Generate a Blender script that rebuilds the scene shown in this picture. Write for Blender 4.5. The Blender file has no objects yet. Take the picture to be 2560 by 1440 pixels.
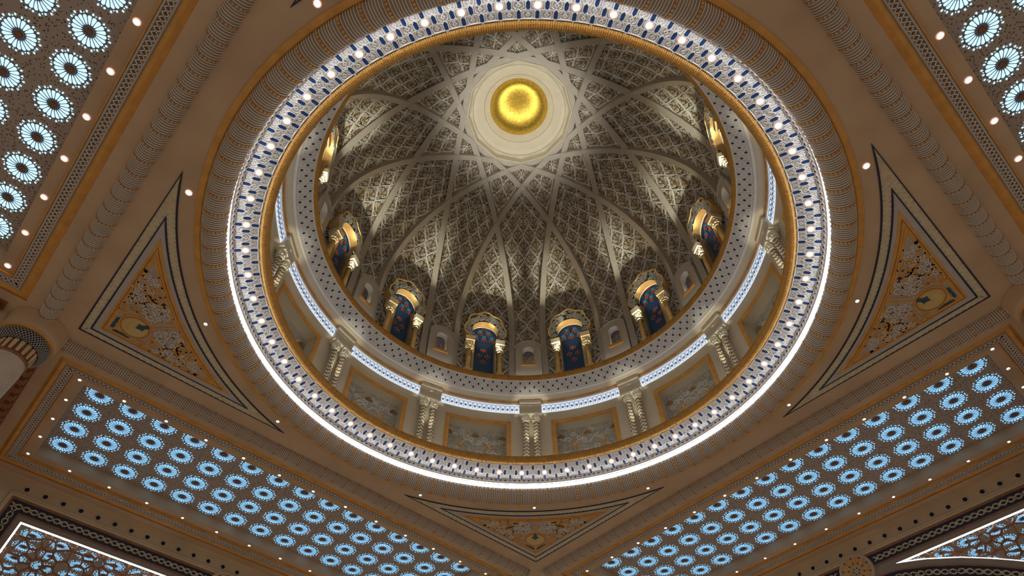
import bpy, math, random
from mathutils import Vector, Matrix

# ---------------------------------------------------------------- camera, world, lights, exposure
# all lengths below are in units of 3 m, ceiling plane at z = 0; scaled to metres at the very end
UNIT = 3.0
LIFT = 31.6                                   # height of the flat ceiling above the hall floor (m)
sc = bpy.context.scene
COL = sc.collection
R = math.radians
camd = bpy.data.cameras.new('camera')
camd.sensor_width = 36.0
camd.lens = 1522.32 / 2560.0 * 36.0
camd.clip_end = 500
cam = bpy.data.objects.new('camera', camd)
cam.location = (-0.0876, -7.8605, -10.0)
cam.rotation_euler = (2.5163, 0.0063, 0.0400)
COL.objects.link(cam)
sc.camera = cam
w = bpy.data.worlds.new('hall_ambience')
sc.world = w
w.use_nodes = True
bg = w.node_tree.nodes['Background']
bg.inputs['Color'].default_value = (1.0, 0.80, 0.62, 1)
bg.inputs['Strength'].default_value = 0.235
sc.view_settings.view_transform = 'Standard'
sc.view_settings.look = 'None'
sc.view_settings.exposure = 0.0
sc.view_settings.gamma = 1.0
sc.view_settings.use_curve_mapping = False
sc.cycles.use_denoising = True
sc.cycles.max_bounces = 4
sc.cycles.diffuse_bounces = 3
sc.cycles.glossy_bounces = 2
sc.cycles.use_adaptive_sampling = True
sc.cycles.adaptive_threshold = 0.15
sc.cycles.sample_clamp_indirect = 3.0
sc.cycles.use_light_tree = False


def spot(name, loc, target, watts, deg, color, blend=0.5, radius=0.03):
    l = bpy.data.lights.new(name, 'SPOT')
    l.energy = watts
    l.color = color
    l.spot_size = R(deg)
    l.spot_blend = blend
    l.shadow_soft_size = radius * UNIT
    o = bpy.data.objects.new(name, l)
    o.location = loc
    d = Vector(target) - Vector(loc)
    o.rotation_euler = d.to_track_quat('-Z', 'Y').to_euler()
    COL.objects.link(o)
    return o


def pl(r, az, z):
    return (r * math.cos(R(az)), r * math.sin(R(az)), z)


WARM = (1.0, 0.83, 0.52)
for k in range(12):
    a = 30 * k
    spot('oculus_spot', pl(5.18, a, 3.75), (0, 0, 12.3), 2700, 38, (1.0, 0.98, 0.88), 1.0)
    spot('capital_spot', pl(5.60, a, 0.95), pl(5.92, a, 2.75), 520, 36, (1.0, 0.95, 0.74), 0.6)
    b = 15 + 30 * k
    off = 4.2 if math.cos(R(b)) > 0 else -4.2
    spot('dome_uplight', pl(5.26, b + off, 3.70), pl(5.30, b + off * 1.25, 7.9), 8500, 19, (0.96, 1.0, 0.82), 0.9, 0.05)
    spot('window_spot', pl(5.25, b, 3.72), pl(5.42, b, 6.3), 2600, 32, WARM, 0.6)
    spot('window_capital_spot', pl(5.22, b - off, 3.72), pl(5.42, b - off * 1.3, 5.25), 700, 26, WARM, 0.6)
# ---------------------------------------------------------------- helpers


def tag(o, label=None, cat=None, group=None, kind=None):
    if label:
        o['label'] = label
    if cat:
        o['category'] = cat
    if group:
        o['group'] = group
    if kind:
        o['kind'] = kind
    return o


def empty(name, loc=(0, 0, 0)):
    o = bpy.data.objects.new(name, None)
    o.location = loc
    COL.objects.link(o)
    return o


def put(name, me, parent=None, mtx=None):
    o = bpy.data.objects.new(name, me)
    if mtx is not None:
        o.matrix_basis = mtx
    if parent is not None:
        o.parent = parent
    COL.objects.link(o)
    return o


class MB:
    def __init__(self):
        self.v = []
        self.f = []

    def add(self, vs, fs):
        n = len(self.v)
        self.v.extend(vs)
        self.f.extend([tuple(i + n for i in f) for f in fs])

    def grid(self, rows, closed_u=False, closed_v=False):
        n = len(self.v)
        nu, nv = len(rows), len(rows[0])
        for r_ in rows:
            self.v.extend(r_)
        for i in range(nu if closed_u else nu - 1):
            i2 = (i + 1) % nu
            for j in range(nv if closed_v else nv - 1):
                j2 = (j + 1) % nv
                self.f.append((n + i * nv + j, n + i2 * nv + j, n + i2 * nv + j2, n + i * nv + j2))

    def rev(self, prof, a0=0.0, a1=360.0, n=240):
        full = abs(a1 - a0 - 360) < 1e-6
        rows = []
        for i in range(n if full else n + 1):
            a = R(a0 + (a1 - a0) * i / n)
            c, s = math.cos(a), math.sin(a)
            rows.append([(r * c, r * s, z) for r, z in prof])
        self.grid(rows, closed_u=full)

    def ribbon(self, mp, pts, wd, h, closed=False, base=0.0):
        n = len(pts)
        L = []
        for i in range(n):
            if closed:
                p0, p1 = pts[i - 1], pts[(i + 1) % n]
            else:
                p0, p1 = pts[max(i - 1, 0)], pts[min(i + 1, n - 1)]
            p = pts[i]
            d0 = (p[0] - p0[0], p[1] - p0[1])
            d1 = (p1[0] - p[0], p1[1] - p[1])
            l0 = math.hypot(*d0)
            l1 = math.hypot(*d1)
            if l0 < 1e-9:
                d0, l0 = d1, l1
            if l1 < 1e-9:
                d1, l1 = d0, l0
            n0 = (-d0[1] / l0, d0[0] / l0)
            n1 = (-d1[1] / l1, d1[0] / l1)
            m = (n0[0] + n1[0], n0[1] + n1[1])
            ml = math.hypot(*m)
            if ml < 1e-6:
                m, k = n0, 1.0
            else:
                m = (m[0] / ml, m[1] / ml)
                k = min(1.0 / max(m[0] * n0[0] + m[1] * n0[1], 0.25), 3.0)
            hw = wd * 0.5 * k
            a = (p[0] + m[0] * hw, p[1] + m[1] * hw)
            b = (p[0] - m[0] * hw, p[1] - m[1] * hw)
            L.append([mp(a[0], a[1], base), mp(a[0], a[1], base + h), mp(b[0], b[1], base + h), mp(b[0], b[1], base)])
        self.grid(L, closed_u=closed)

    def poly(self, mp, pts, h, base=0.0, sides=True):
        n = len(pts)
        top = [mp(x, y, base + h) for x, y in pts]
        if sides:
            bot = [mp(x, y, base) for x, y in pts]
            self.add(top + bot, [tuple(range(n))] + [(i, (i + 1) % n, n + (i + 1) % n, n + i) for i in range(n)])
        else:
            self.add(top, [tuple(range(n))])

    def box(self, mp, x0, x1, y0, y1, h0, h1):
        vs = [mp(x, y, h) for h in (h0, h1) for x, y in ((x0, y0), (x1, y0), (x1, y1), (x0, y1))]
        self.add(vs, [(0, 1, 2, 3), (4, 5, 6, 7), (0, 1, 5, 4), (1, 2, 6, 5), (2, 3, 7, 6), (3, 0, 4, 7)])

    def tube(self, pts, rads, n=10, cap=True):
        """sweep of circles along a vertical or straight path (points Vector)"""
        rows = []
        for i, p in enumerate(pts):
            p = Vector(p)
            q0 = Vector(pts[max(i - 1, 0)])
            q1 = Vector(pts[min(i + 1, len(pts) - 1)])
            t = (q1 - q0)
            if t.length < 1e-9:
                t = Vector((0, 0, 1))
            t.normalize()
            ref = Vector((1, 0, 0)) if abs(t.x) < 0.8 else Vector((0, 1, 0))
            u = t.cross(ref).normalized()
            v = t.cross(u)
            r_ = rads[i] if isinstance(rads, (list, tuple)) else rads
            rows.append([tuple(p + (u * math.cos(2 * math.pi * j / n) + v * math.sin(2 * math.pi * j / n)) * r_) for j in range(n)])
        self.grid(rows, closed_v=True)
        if cap:
            m = len(self.v)
            self.f.append(tuple(range(m - n, m)))
            self.f.append(tuple(range(m - n * len(rows), m - n * len(rows) + n)))

    def lathe(self, prof, n=20, origin=(0, 0, 0)):
        rows = []
        ox, oy, oz = origin
        for i in range(n):
            a = 2 * math.pi * i / n
            rows.append([(ox + r * math.cos(a), oy + r * math.sin(a), oz + z) for r, z in prof])
        self.grid(rows, closed_u=True)

    def mesh(self, name, m, smooth=False):
        me = bpy.data.meshes.new(name)
        me.from_pydata(self.v, [], self.f)
        if smooth:
            me.polygons.foreach_set('use_smooth', [True] * len(me.polygons))
        me.materials.append(m)
        me.update()
        return me

    def build(self, name, m, parent=None, smooth=False, mtx=None):
        return put(name, self.mesh(name, m, smooth), parent, mtx)


def frame(mp, x, y, h=0.0, spin=0.0):
    e = 1e-4
    o = Vector(mp(x, y, h))
    X = (Vector(mp(x + e, y, h)) - o).normalized()
    Y0 = (Vector(mp(x, y + e, h)) - o).normalized()
    N = X.cross(Y0)
    Nh = Vector(mp(x, y, h + e)) - o
    N.normalize()
    if N.dot(Nh) < 0:
        N = -N
    Y = N.cross(X).normalized()
    if spin:
        c, s = math.cos(spin), math.sin(spin)
        X, Y = X * c + Y * s, Y * c - X * s
    m = Matrix((X, Y, N)).transposed().to_4x4()
    m.translation = o
    return m


def flat(x, y, h):
    return (x, y, h)


def side_map(az, z0):
    """(t, n, h): t along the side, n outwards, h downwards from z0"""
    c, s = math.cos(R(az)), math.sin(R(az))
    return lambda t, n, h: (n * c - t * s, n * s + t * c, z0 - h)


def wall_map(az, n0):
    """(t, z, h): h towards the dome axis"""
    c, s = math.cos(R(az)), math.sin(R(az))
    return lambda t, z, h: ((n0 - h) * c - t * s, (n0 - h) * s + t * c, z)


class Prof:
    """profile polyline in (r, z); position by running length; normal points to the room"""

    def __init__(self, pts):
        self.p = pts
        self.s = [0.0]
        for a, b in zip(pts, pts[1:]):
            self.s.append(self.s[-1] + math.hypot(b[0] - a[0], b[1] - a[1]))
        self.L = self.s[-1]

    def at(self, s, h=0.0):
        i = 0
        while i < len(self.s) - 2 and s > self.s[i + 1]:
            i += 1
        a, b = self.p[i], self.p[i + 1]
        l = self.s[i + 1] - self.s[i]
        f = (s - self.s[i]) / l
        dr, dz = (b[0] - a[0]) / l, (b[1] - a[1]) / l
        return (a[0] + (b[0] - a[0]) * f - dz * h, a[1] + (b[1] - a[1]) * f + dr * h)


def ring_map(prof, rref, az0=0.0):
    def mp(x, y, h):
        r, z = prof.at(y, h)
        a = R(az0) + x / rref
        return (r * math.cos(a), r * math.sin(a), z)
    return mp


def mat(name, c, rough=0.6, metal=0.0, var=0.10, scale=1.2, c2=None, bump=0.0, bscale=30.0, spec=0.4, dist=0.0):
    m = bpy.data.materials.new(name)
    m.use_nodes = True
    nt = m.node_tree
    b = nt.nodes['Principled BSDF']
    b.inputs['Roughness'].default_value = rough
    b.inputs['Metallic'].default_value = metal
    b.inputs['Specular IOR Level'].default_value = spec
    tc = nt.nodes.new('ShaderNodeTexCoord')
    nz = nt.nodes.new('ShaderNodeTexNoise')
    nz.inputs['Scale'].default_value = scale
    nz.inputs['Detail'].default_value = 5
    nz.inputs['Distortion'].default_value = dist
    rp = nt.nodes.new('ShaderNodeValToRGB')
    rp.color_ramp.elements[0].position = 0.32
    rp.color_ramp.elements[1].position = 0.68
    lo = [x * (1 - var) for x in c] if c2 is None else list(c2)
    hi = [min(1, x * (1 + var)) for x in c] if c2 is None else list(c)
    rp.color_ramp.elements[0].color = (*lo, 1)
    rp.color_ramp.elements[1].color = (*hi, 1)
    nt.links.new(tc.outputs['Object'], nz.inputs['Vector'])
    nt.links.new(nz.outputs['Fac'], rp.inputs['Fac'])
    nt.links.new(rp.outputs['Color'], b.inputs['Base Color'])
    if bump:
        n2 = nt.nodes.new('ShaderNodeTexNoise')
        n2.inputs['Scale'].default_value = bscale
        bp = nt.nodes.new('ShaderNodeBump')
        bp.inputs['Strength'].default_value = bump
        nt.links.new(tc.outputs['Object'], n2.inputs['Vector'])
        nt.links.new(n2.outputs['Fac'], bp.inputs['Height'])
        nt.links.new(bp.outputs['Normal'], b.inputs['Normal'])
    return m


def glow(name, c, s, rough=0.3, base=(0.8, 0.8, 0.8), sample=False):
    m = bpy.data.materials.new(name)
    m.use_nodes = True
    b = m.node_tree.nodes['Principled BSDF']
    b.inputs['Base Color'].default_value = (*base, 1)
    b.inputs['Roughness'].default_value = rough
    b.inputs['Emission Color'].default_value = (*c, 1)
    b.inputs['Emission Strength'].default_value = s
    m.cycles.emission_sampling = 'AUTO' if sample else 'NONE'
    return m


STONE = mat('beige_stone', (0.59, 0.42, 0.275), 0.7, var=0.09, scale=0.35, bump=0.05)
CREAM = mat('cream_stone', (0.66, 0.58, 0.44), 0.6, var=0.05, scale=0.6)
WHITE = mat('white_plaster', (0.84, 0.82, 0.79), 0.6, var=0.04)
GREYW = mat('grey_white_plaster', (0.60, 0.585, 0.58), 0.6, var=0.06)
RIBBASE = mat('taupe_plaster', (0.325, 0.255, 0.195), 0.65, var=0.06)
RIBLINE = mat('pale_plaster_rib', (0.84, 0.77, 0.69), 0.6, var=0.05)
OCHRE = mat('ochre_gilding', (0.70, 0.355, 0.085), 0.5, 0.0, var=0.12, scale=1.5)
ROPE = mat('gilded_rope', (0.56, 0.31, 0.075), 0.42, 0.25, var=0.08, scale=2)
BEADS = mat('copper_bead', (0.62, 0.27, 0.09), 0.5, 0.1, var=0.3, scale=1.5, c2=(0.72, 0.45, 0.16))
BLUE = mat('blue_enamel', (0.013, 0.045, 0.16), 0.3, var=0.25, scale=0.7)
NAVY = mat('navy_inlay', (0.022, 0.026, 0.06), 0.45, var=0.2)
TEAL = mat('teal_inlay', (0.03, 0.085, 0.12), 0.4, var=0.2)
BROWN = mat('brown_wood', (0.30, 0.13, 0.055), 0.55, var=0.2, scale=2)
DKBROWN = mat('dark_brown', (0.16, 0.09, 0.045), 0.6, var=0.2)
LAVEND = mat('grey_lavender_plaster', (0.50, 0.46, 0.44), 0.65, var=0.06)
TAN = mat('tan_inlay', (0.60, 0.50, 0.33), 0.6, var=0.15, scale=2.5)
TANLINE = mat('pale_tan_inlay', (0.74, 0.66, 0.50), 0.6, var=0.08)
GOLDLEAF = mat('gold_leaf', (0.85, 0.60, 0.12), 0.32, 1.0, var=0.3, scale=5.0, bump=0.5, bscale=14, c2=(0.58, 0.36, 0.04))
GOLDPLAIN = mat('polished_gold', (0.88, 0.60, 0.24), 0.38, 0.55, var=0.1)
WALLST = mat('wall_stone', (0.68, 0.535, 0.35), 0.7, var=0.07, scale=0.4)
BLACK = mat('black_void', (0.008, 0.008, 0.010), 0.5, var=0.1)
DOMEBG = mat('umber_ground', (0.21, 0.17, 0.125), 0.7, var=0.25, scale=1.2)
DOMESCROLL = mat('ivory_scroll', (0.62, 0.59, 0.52), 0.6, var=0.10, scale=1.0)
DOMELAT = mat('ivory_lattice', (0.80, 0.77, 0.70), 0.6, var=0.05)
DOMEGOLD = mat('bronze_palmette', (0.42, 0.27, 0.11), 0.5, 0.1, var=0.35, scale=0.8, c2=(0.24, 0.14, 0.07))
RIB = mat('dome_rib_stone', (0.48, 0.43, 0.365), 0.65, var=0.04)
DISH = mat('oculus_plaster', (0.66, 0.60, 0.46), 0.5, var=0.03)
MARBLE = mat('veined_marble', (0.56, 0.54, 0.47), 0.4, scale=1.6, dist=2.5, c2=(0.32, 0.30, 0.25))
GRILLE = None
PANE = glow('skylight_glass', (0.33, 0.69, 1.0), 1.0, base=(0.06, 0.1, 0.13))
PANEW = glow('bright_skylight_glass', (0.58, 0.86, 1.0), 1.2, base=(0.1, 0.14, 0.16))  # same glass; its whiter look at a steep view is put into this copy
LED = glow('led_white', (0.97, 0.98, 1.0), 13.0, sample=True)
STRIP = glow('strip_light', (1.0, 0.94, 0.82), 6.0, sample=True)
DOMEFILL = glow('dome_fill_light', (1.0, 0.98, 0.90), 7.6, sample=True)
LEDW = glow('led_line', (0.93, 0.97, 1.0), 3.0)
LAMP = glow('lamp_lens', (1.0, 0.86, 0.78), 9.0)
LAMPW = glow('lamp_lens_soft', (1.0, 0.90, 0.74), 5.0)
ALAB = glow('glowing_alabaster', (0.68, 0.82, 1.0), 0.72, base=(0.8, 0.84, 0.9))  # even glow set in the material itself, nothing stands behind the band
ALAB2 = mat('alabaster_scroll', (0.50, 0.56, 0.68), 0.5, var=0.05)
REDG = glow('red_glass_flower', (0.8, 0.03, 0.01), 0.015, base=(0.55, 0.025, 0.012))
YELG = glow('green_glass_leaf', (0.35, 0.5, 0.04), 0.012, base=(0.30, 0.42, 0.06))
BLUG = glow('blue_stained_glass', (0.0, 0.08, 0.16), 0.03, rough=0.5, base=(0.004, 0.032, 0.125))
SKYG = glow('azure_stained_glass', (0.0, 0.3, 0.8), 0.12, rough=0.5, base=(0.005, 0.22, 0.62))
FROST = mat('dark_leaded_glass', (0.30, 0.27, 0.29), 0.2, scale=4.0, c2=(0.05, 0.045, 0.05), dist=1.0)


def grille_material():
    m = bpy.data.materials.new('pierced_grille')
    m.use_nodes = True
    nt = m.node_tree
    b = nt.nodes['Principled BSDF']
    b.inputs['Roughness'].default_value = 0.6
    tc = nt.nodes.new('ShaderNodeTexCoord')
    vo = nt.nodes.new('ShaderNodeTexVoronoi')
    vo.inputs['Scale'].default_value = 6.8
    rp = nt.nodes.new('ShaderNodeValToRGB')
    rp.color_ramp.elements[0].position = 0.24
    rp.color_ramp.elements[0].color = (0.085, 0.055, 0.035, 1)
    rp.color_ramp.elements[1].position = 0.32
    rp.color_ramp.elements[1].color = (0.45, 0.375, 0.33, 1)
    nt.links.new(tc.outputs['Object'], vo.inputs['Vector'])
    nt.links.new(vo.outputs['Distance'], rp.inputs['Fac'])
    nt.links.new(rp.outputs['Color'], b.inputs['Base Color'])
    return m


GRILLE = grille_material()
rnd = random.Random(7)


def circle(n, r, cx=0.0, cy=0.0, ph=0.0):
    return [(cx + r * math.cos(ph + 2 * math.pi * i / n), cy + r * math.sin(ph + 2 * math.pi * i / n)) for i in range(n)]


def spiral(cx, cy, r, a0, turns, sgn=1, n=10, tail=None):
    pts = []
    for i in range(n + 1):
        f = i / n
        a = a0 + sgn * 2 * math.pi * turns * f
        rr = r * (1 - 0.78 * f)
        pts.append((cx + rr * math.cos(a), cy + rr * math.sin(a)))
    return ([tail] + pts) if tail else pts


SIDES = {45: 'lower right', 135: 'lower left', 225: 'upper left', 315: 'upper right'}

# ---------------------------------------------------------------- flat ceiling
m = MB()
N_ = 360
inner, outer = [], []
for i in range(N_):
    a = i * 360.0 / N_
    aa = R(a)
    c, s = math.cos(aa), math.sin(aa)
    inner.append((6.60 * c, 6.60 * s, 0.0))
    q = max(abs(math.cos(R(a - 45))), abs(math.sin(R(a - 45))))
    outer.append((7.78 / q * c, 7.78 / q * s, 0.0))
m.grid([inner, outer], closed_v=True)
for az in SIDES:
    mp = side_map(az, 0.0)
    for t0, t1, n0, n1 in ((-7.78, -6.71, 7.78, 12.85), (6.71, 7.78, 7.78, 12.85), (-6.71, 6.71, 12.42, 12.85)):
        m.add([mp(t0, n0, 0), mp(t1, n0, 0), mp(t1, n1, 0), mp(t0, n1, 0)], [(0, 1, 2, 3)])
    m.add([mp(7.78, 7.78, 0), mp(12.85, 7.78, 0), mp(12.85, 12.85, 0), mp(7.78, 12.85, 0)], [(0, 1, 2, 3)])
ceil = m.build('ceiling', STONE)
tag(ceil, 'flat beige stone ceiling around the round dome opening', 'ceiling', kind='structure')

# ---------------------------------------------------------------- straight ribbed tubes along the square
TUBE_C, TUBE_R = (7.325, 0.01), 0.165
PITCH = 0.337


def tube_map(az):
    c, s = math.cos(R(az)), math.sin(R(az))

    def mp(t, ph, h):     # ph: angle in units of tube radius, 0 = straight down
        q = ph / TUBE_R
        n = TUBE_C[0] + (TUBE_R + h) * math.sin(q)
        z = TUBE_C[1] - (TUBE_R + h) * math.cos(q)
        return (n * c - t * s, n * s + t * c, z)
    return mp


bead = MB()
for j in range(-4, 5):
    bead.poly(flat, circle(6, 0.017, 0, j * 0.048), 0.012)
bead_me = None


def bead_band(mp, y0, y1, step, name, m_band, m_bead):
    """mesh in local coordinates of a half-round: x along the tube, y round it"""
    bb = MB()
    for j in range(int((y1 - y0) / step) + 1):
        y = y0 + j * step
        bb.poly(mp, circle(7, 0.026, 0, y), 0.016)
    return bb.mesh(name, m_bead)


local_tube = lambda t, ph, h: ((TUBE_R + h) * math.sin(ph / TUBE_R), t, -(TUBE_R + h) * math.cos(ph / TUBE_R))
bead_me = bead_band(local_tube, -0.22, 0.225, 0.063, 'bead_band', RIBBASE, RIBLINE)
bead_me.materials[0] = mat('dull_copper_bead', (0.50, 0.31, 0.18), 0.5, var=0.3, scale=1.0)
trim_n = 0
for az, nm in SIDES.items():
    trim_n += 1
    t_ = empty('trim_%d' % trim_n)
    tag(t_, 'straight ribbed tube moulding along the %s side of the square' % nm, 'moulding', kind='structure')
    mp = tube_map(az)
    m = MB()
    ys = [-0.30 + 0.6 * j / 12 for j in range(13)]
    m.grid([[mp(t, y, 0) for y in ys] for t in (-6.9, 6.9)])
    for t in (-6.9, 6.9):
        m.add([mp(t, y, 0) for y in ys], [tuple(range(13))])
    m.build('half_round', RIBBASE, t_, smooth=False)
    m = MB()
    yr = [-0.255 + 0.51 * j / 8 for j in range(9)]
    nb = 41
    for i in range(nb):
        t0 = -6.9 + 13.8 * (i + 0.5) / nb
        for q in (-0.045, 0.045, 0.095, 0.145, 0.195, 0.245):
            m.ribbon(mp, [(t0 + q, y) for y in yr], 0.0105, 0.012)
    tag(m.build('ribs', RIBLINE, t_), kind='stuff')
    for i in range(nb):
        t0 = -6.9 + 13.8 * (i + 0.5) / nb
        o = put('bead_band', bead_me, t_)
        c, s = math.cos(R(az)), math.sin(R(az))
        o.location = (TUBE_C[0] * c - t0 * s, TUBE_C[0] * s + t0 * c, TUBE_C[1])
        o.rotation_euler = (0, 0, R(az))

# ---------------------------------------------------------------- ring moulding round the dome opening
t_ = empty('trim_5')
tag(t_, 'large ribbed ring moulding with an ochre outer fillet round the dome opening', 'moulding', kind='structure')
m = MB()
m.rev([(6.645, 0.0), (6.645, -0.03), (6.60, -0.045), (6.54, -0.045), (6.50, 0.0)], n=240)
m.build('ochre_fillet', OCHRE, t_, smooth=False)
RC, RR = (6.300, 0.015), 0.212
m = MB()
prof = [(RC[0] + RR * math.sin(q), RC[1] - RR * math.cos(q)) for q in [R(-122 + 222 * j / 20) for j in range(21)]]
m.rev(prof, n=300)
m.build('half_round_ring', RIBBASE, t_, smooth=True)


def torus_map(x, y, h):      # x along the ring (length at r = RC), y round the tube
    q = y / RR
    r = RC[0] + (RR + h) * math.sin(q)
    z = RC[1] - (RR + h) * math.cos(q)
    a = x / RC[0]
    return (r * math.cos(a), r * math.sin(a), z)


unit = 2 * math.pi * RC[0] / 100
m = MB()
yr = [RR * R(-112 + 190 * j / 10) for j in range(11)]
for i in range(100):
    for q in (-0.048, 0.048, 0.103, 0.149, 0.196, 0.243, 0.292):
        m.ribbon(torus_map, [(i * unit + q, y) for y in yr], 0.0105, 0.012)
tag(m.build('ribs', RIBLINE, t_), kind='stuff')
loc_torus = lambda x, y, h: (x, (RR + h) * math.sin(y / RR), -(RR + h) * math.cos(y / RR))
m = MB()
for j in range(11):
    m.poly(loc_torus, circle(7, 0.027, 0, RR * R(-105 + 176 * j / 10)), 0.016)
me = m.mesh('bead_band', BEADS)
for i in range(100):
    a = 2 * math.pi * i / 100
    o = put('bead_band', me, t_)
    o.location = (RC[0] * math.cos(a), RC[0] * math.sin(a), RC[1])
    o.rotation_euler = (0, 0, a - math.pi / 2)
    o.rotation_euler = (0, 0, a + math.pi / 2)
    o.scale = (1, -1, 1)

# ---------------------------------------------------------------- LED cove
t_ = empty('led_cove')
tag(t_, 'bright white light strip set in the cove inside the ribbed ring', 'light strip', kind='thing')
m = MB()
m.rev([(6.125, 0.10), (6.125, 0.205)], n=240)
m.rev([(6.112, 0.248), (6.107, 0.268)], n=240)
m.build('led_band', LED, t_)
m = MB()
m.rev([(6.125, 0.215), (6.100, 0.220), (6.100, 0.240), (6.112, 0.245)], n=240)
m.build('fillet', GREYW, t_)
m = MB()
for i in range(360):
    a = R(i)
    x = a * 6.09
    for q in (0,):
        p = [(6.098, 0.035), (6.098, 0.075), (6.075, 0.075), (6.075, 0.035)]
        c0, s0 = math.cos(a - 0.0045), math.sin(a - 0.0045)
        c1, s1 = math.cos(a + 0.0045), math.sin(a + 0.0045)
        m.add([(r * c0, r * s0, z) for r, z in p] + [(r * c1, r * s1, z) for r, z in p],
              [(0, 1, 5, 4), (1, 2, 6, 5), (2, 3, 7, 6), (3, 0, 4, 7), (0, 1, 2, 3), (4, 5, 6, 7)])
tag(m.build('dentils', WHITE, t_), kind='stuff')

# ---------------------------------------------------------------- mosaic bands


def hexa(l, wd):
    return [(-wd / 2, -l / 2 + wd * 0.55), (0, -l / 2), (wd / 2, -l / 2 + wd * 0.55), (wd / 2, l / 2 - wd * 0.55), (0, l / 2), (-wd / 2, l / 2 - wd * 0.55)]


def knot(cx, cy, k=1.0, flip=1):
    p = [(-.045, .080), (-.092, .040), (-.092, -.040), (-.050, -.085), (.034, .0), (0, .036), (-.034, 0), (.050, -.085), (.092, -.040), (.092, .040), (.045, .080)]
    return [(cx + x * k, cy + y * k * flip) for x, y in p]


t_ = empty('trim_6')
tag(t_, 'wide pale mosaic ring with blue lozenges and knotwork at the dome opening', 'mosaic ring', kind='structure')
P1 = Prof([(6.10, 0.295), (6.035, 0.371), (5.950, 0.398), (5.800, 0.455), (5.614, 0.514)])
R1 = 5.85
mp1 = ring_map(P1, R1)
m = MB()
m.rev(P1.p, n=240)
m.build('ground', GREYW, t_)
U3 = R(3) * R1
m = MB()
loz1 = MB()
loz1.poly(flat, hexa(0.168, 0.056), 0.012)
loz1 = loz1.mesh('lozenge', BLUE)
ROW = {}
V1 = (0.155, 0.300, 0.462)
for i in range(120):
    for row, v in enumerate(V1):
        off = 0.5 if row == 1 else 0.0
        x = (i + off) * U3
        m.ribbon(mp1, [(x + a, v + b) for a, b in hexa(0.196, 0.088)], 0.012, 0.016, closed=True)
        ROW.setdefault(row, []).append(frame(mp1, x, v, 0.002))
    # knots between the lozenges
    m.ribbon(mp1, knot((i + 0.5) * U3, V1[2], 0.88), 0.010, 0.014)
    m.ribbon(mp1, knot((i + 0.5) * U3, V1[0], 0.80, -1), 0.010, 0.014)
    if i % 2 == 0:
        m.ribbon(mp1, knot(i * U3, V1[1], 0.88, 1), 0.010, 0.014)
    else:
        m.ribbon(mp1, [(i * U3 + a, V1[1] + b) for a, b in circle(8, 0.085, ph=math.pi / 8)], 0.014, 0.016, closed=True)
zz = []
for i in range(240):
    zz.append((i * U3 / 2, 0.225 + (0.022 if i % 2 else -0.022)))
m.ribbon(mp1, zz, 0.012, 0.013, closed=False)
m.ribbon(mp1, [(x, 0.384 - (y - 0.225)) for x, y in zz], 0.012, 0.013)
tag(m.build('strapwork', WHITE, t_), kind='stuff')
for row in ROW:
    for f in ROW[row]:
        put('lozenge', loz1, t_, f)
m = MB()
for ph in (0, 1):
    z2 = []
    for i in range(301):
        z2.append((i * U3 / 2.5, 0.052 + (0.032 if (i + ph) % 2 else -0.032)))
    m.ribbon(mp1, z2, 0.020, 0.020)
tag(m.build('diamond_border', LAVEND, t_), kind='stuff')
m = MB()
for i in range(300):
    x = i * U3 / 2.5
    m.poly(mp1, [(x - 0.030, 0.052), (x, 0.030), (x + 0.030, 0.052), (x, 0.074)], 0.006)
tag(m.build('dark_diamonds', NAVY, t_), kind='stuff')
m = MB()
m.rev([(5.640, 0.500), (5.625, 0.492), (5.612, 0.500), (5.612, 0.520)], n=240)
m.build('white_bead', WHITE, t_)

# ---------------------------------------------------------------- gilded rope rings


def rope(name, centre, r0, teeth, q0, q1, nq, amp, label):
    mm = MB()
    rows = []
    for i in range(teeth * 2):
        a = math.pi * i / teeth
        rr = r0 + (amp if i % 2 else 0)
        c, s = math.cos(a), math.sin(a)
        row = []
        for j in range(nq + 1):
            q = R(q0 + (q1 - q0) * j / nq)
            r = centre[0] - rr * math.cos(q)
            z = centre[1] + rr * math.sin(q)
            row.append((r * c, r * s, z))
        rows.append(row)
    mm.grid(rows, closed_u=True)
    o = mm.build(name, ROPE)
    tag(o, label, 'moulding', kind='structure')


rope('trim_7', (5.535, 0.590), 0.096, 900, -125, 95, 8, 0.020, 'thick gilded rope ring at the foot of the drum')

# ---------------------------------------------------------------- drum wall with recessed panels
drum = empty('trim_12')  # the drum wall itself, not a trim
tag(drum, 'cream drum wall with twelve recessed marble panels below the dome', 'wall', kind='structure')
RW = 6.05
m = MB()
m.rev([(5.45, 0.66), (RW, 0.70)], n=180)
for k in range(12):
    c = 15 + 30 * k
    m.rev([(RW, 0.70), (RW, 2.66)], c - 21.3, c - 8.7, n=10)
    m.rev([(RW, 2.34), (RW, 2.66)], c - 8.7, c + 8.7, n=14)
    m.rev([(RW, 0.70), (RW, 0.98)], c - 8.7, c + 8.7, n=14)
    # reveals
    m.rev([(RW, 2.34), (RW + 0.36, 2.32)], c - 8.7, c + 8.7, n=14)
    m.rev([(RW, 0.98), (RW + 0.36, 1.0)], c - 8.7, c + 8.7, n=14)
    for sg in (-1, 1):
        m.add([pl(RW, c + sg * 8.7, 0.98), pl(RW, c + sg * 8.7, 2.34), pl(RW + 0.36, c + sg * 8.5, 2.32), pl(RW + 0.36, c + sg * 8.5, 1.0)], [(0, 1, 2, 3)])
m.build('wall_face', CREAM, drum)
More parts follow.
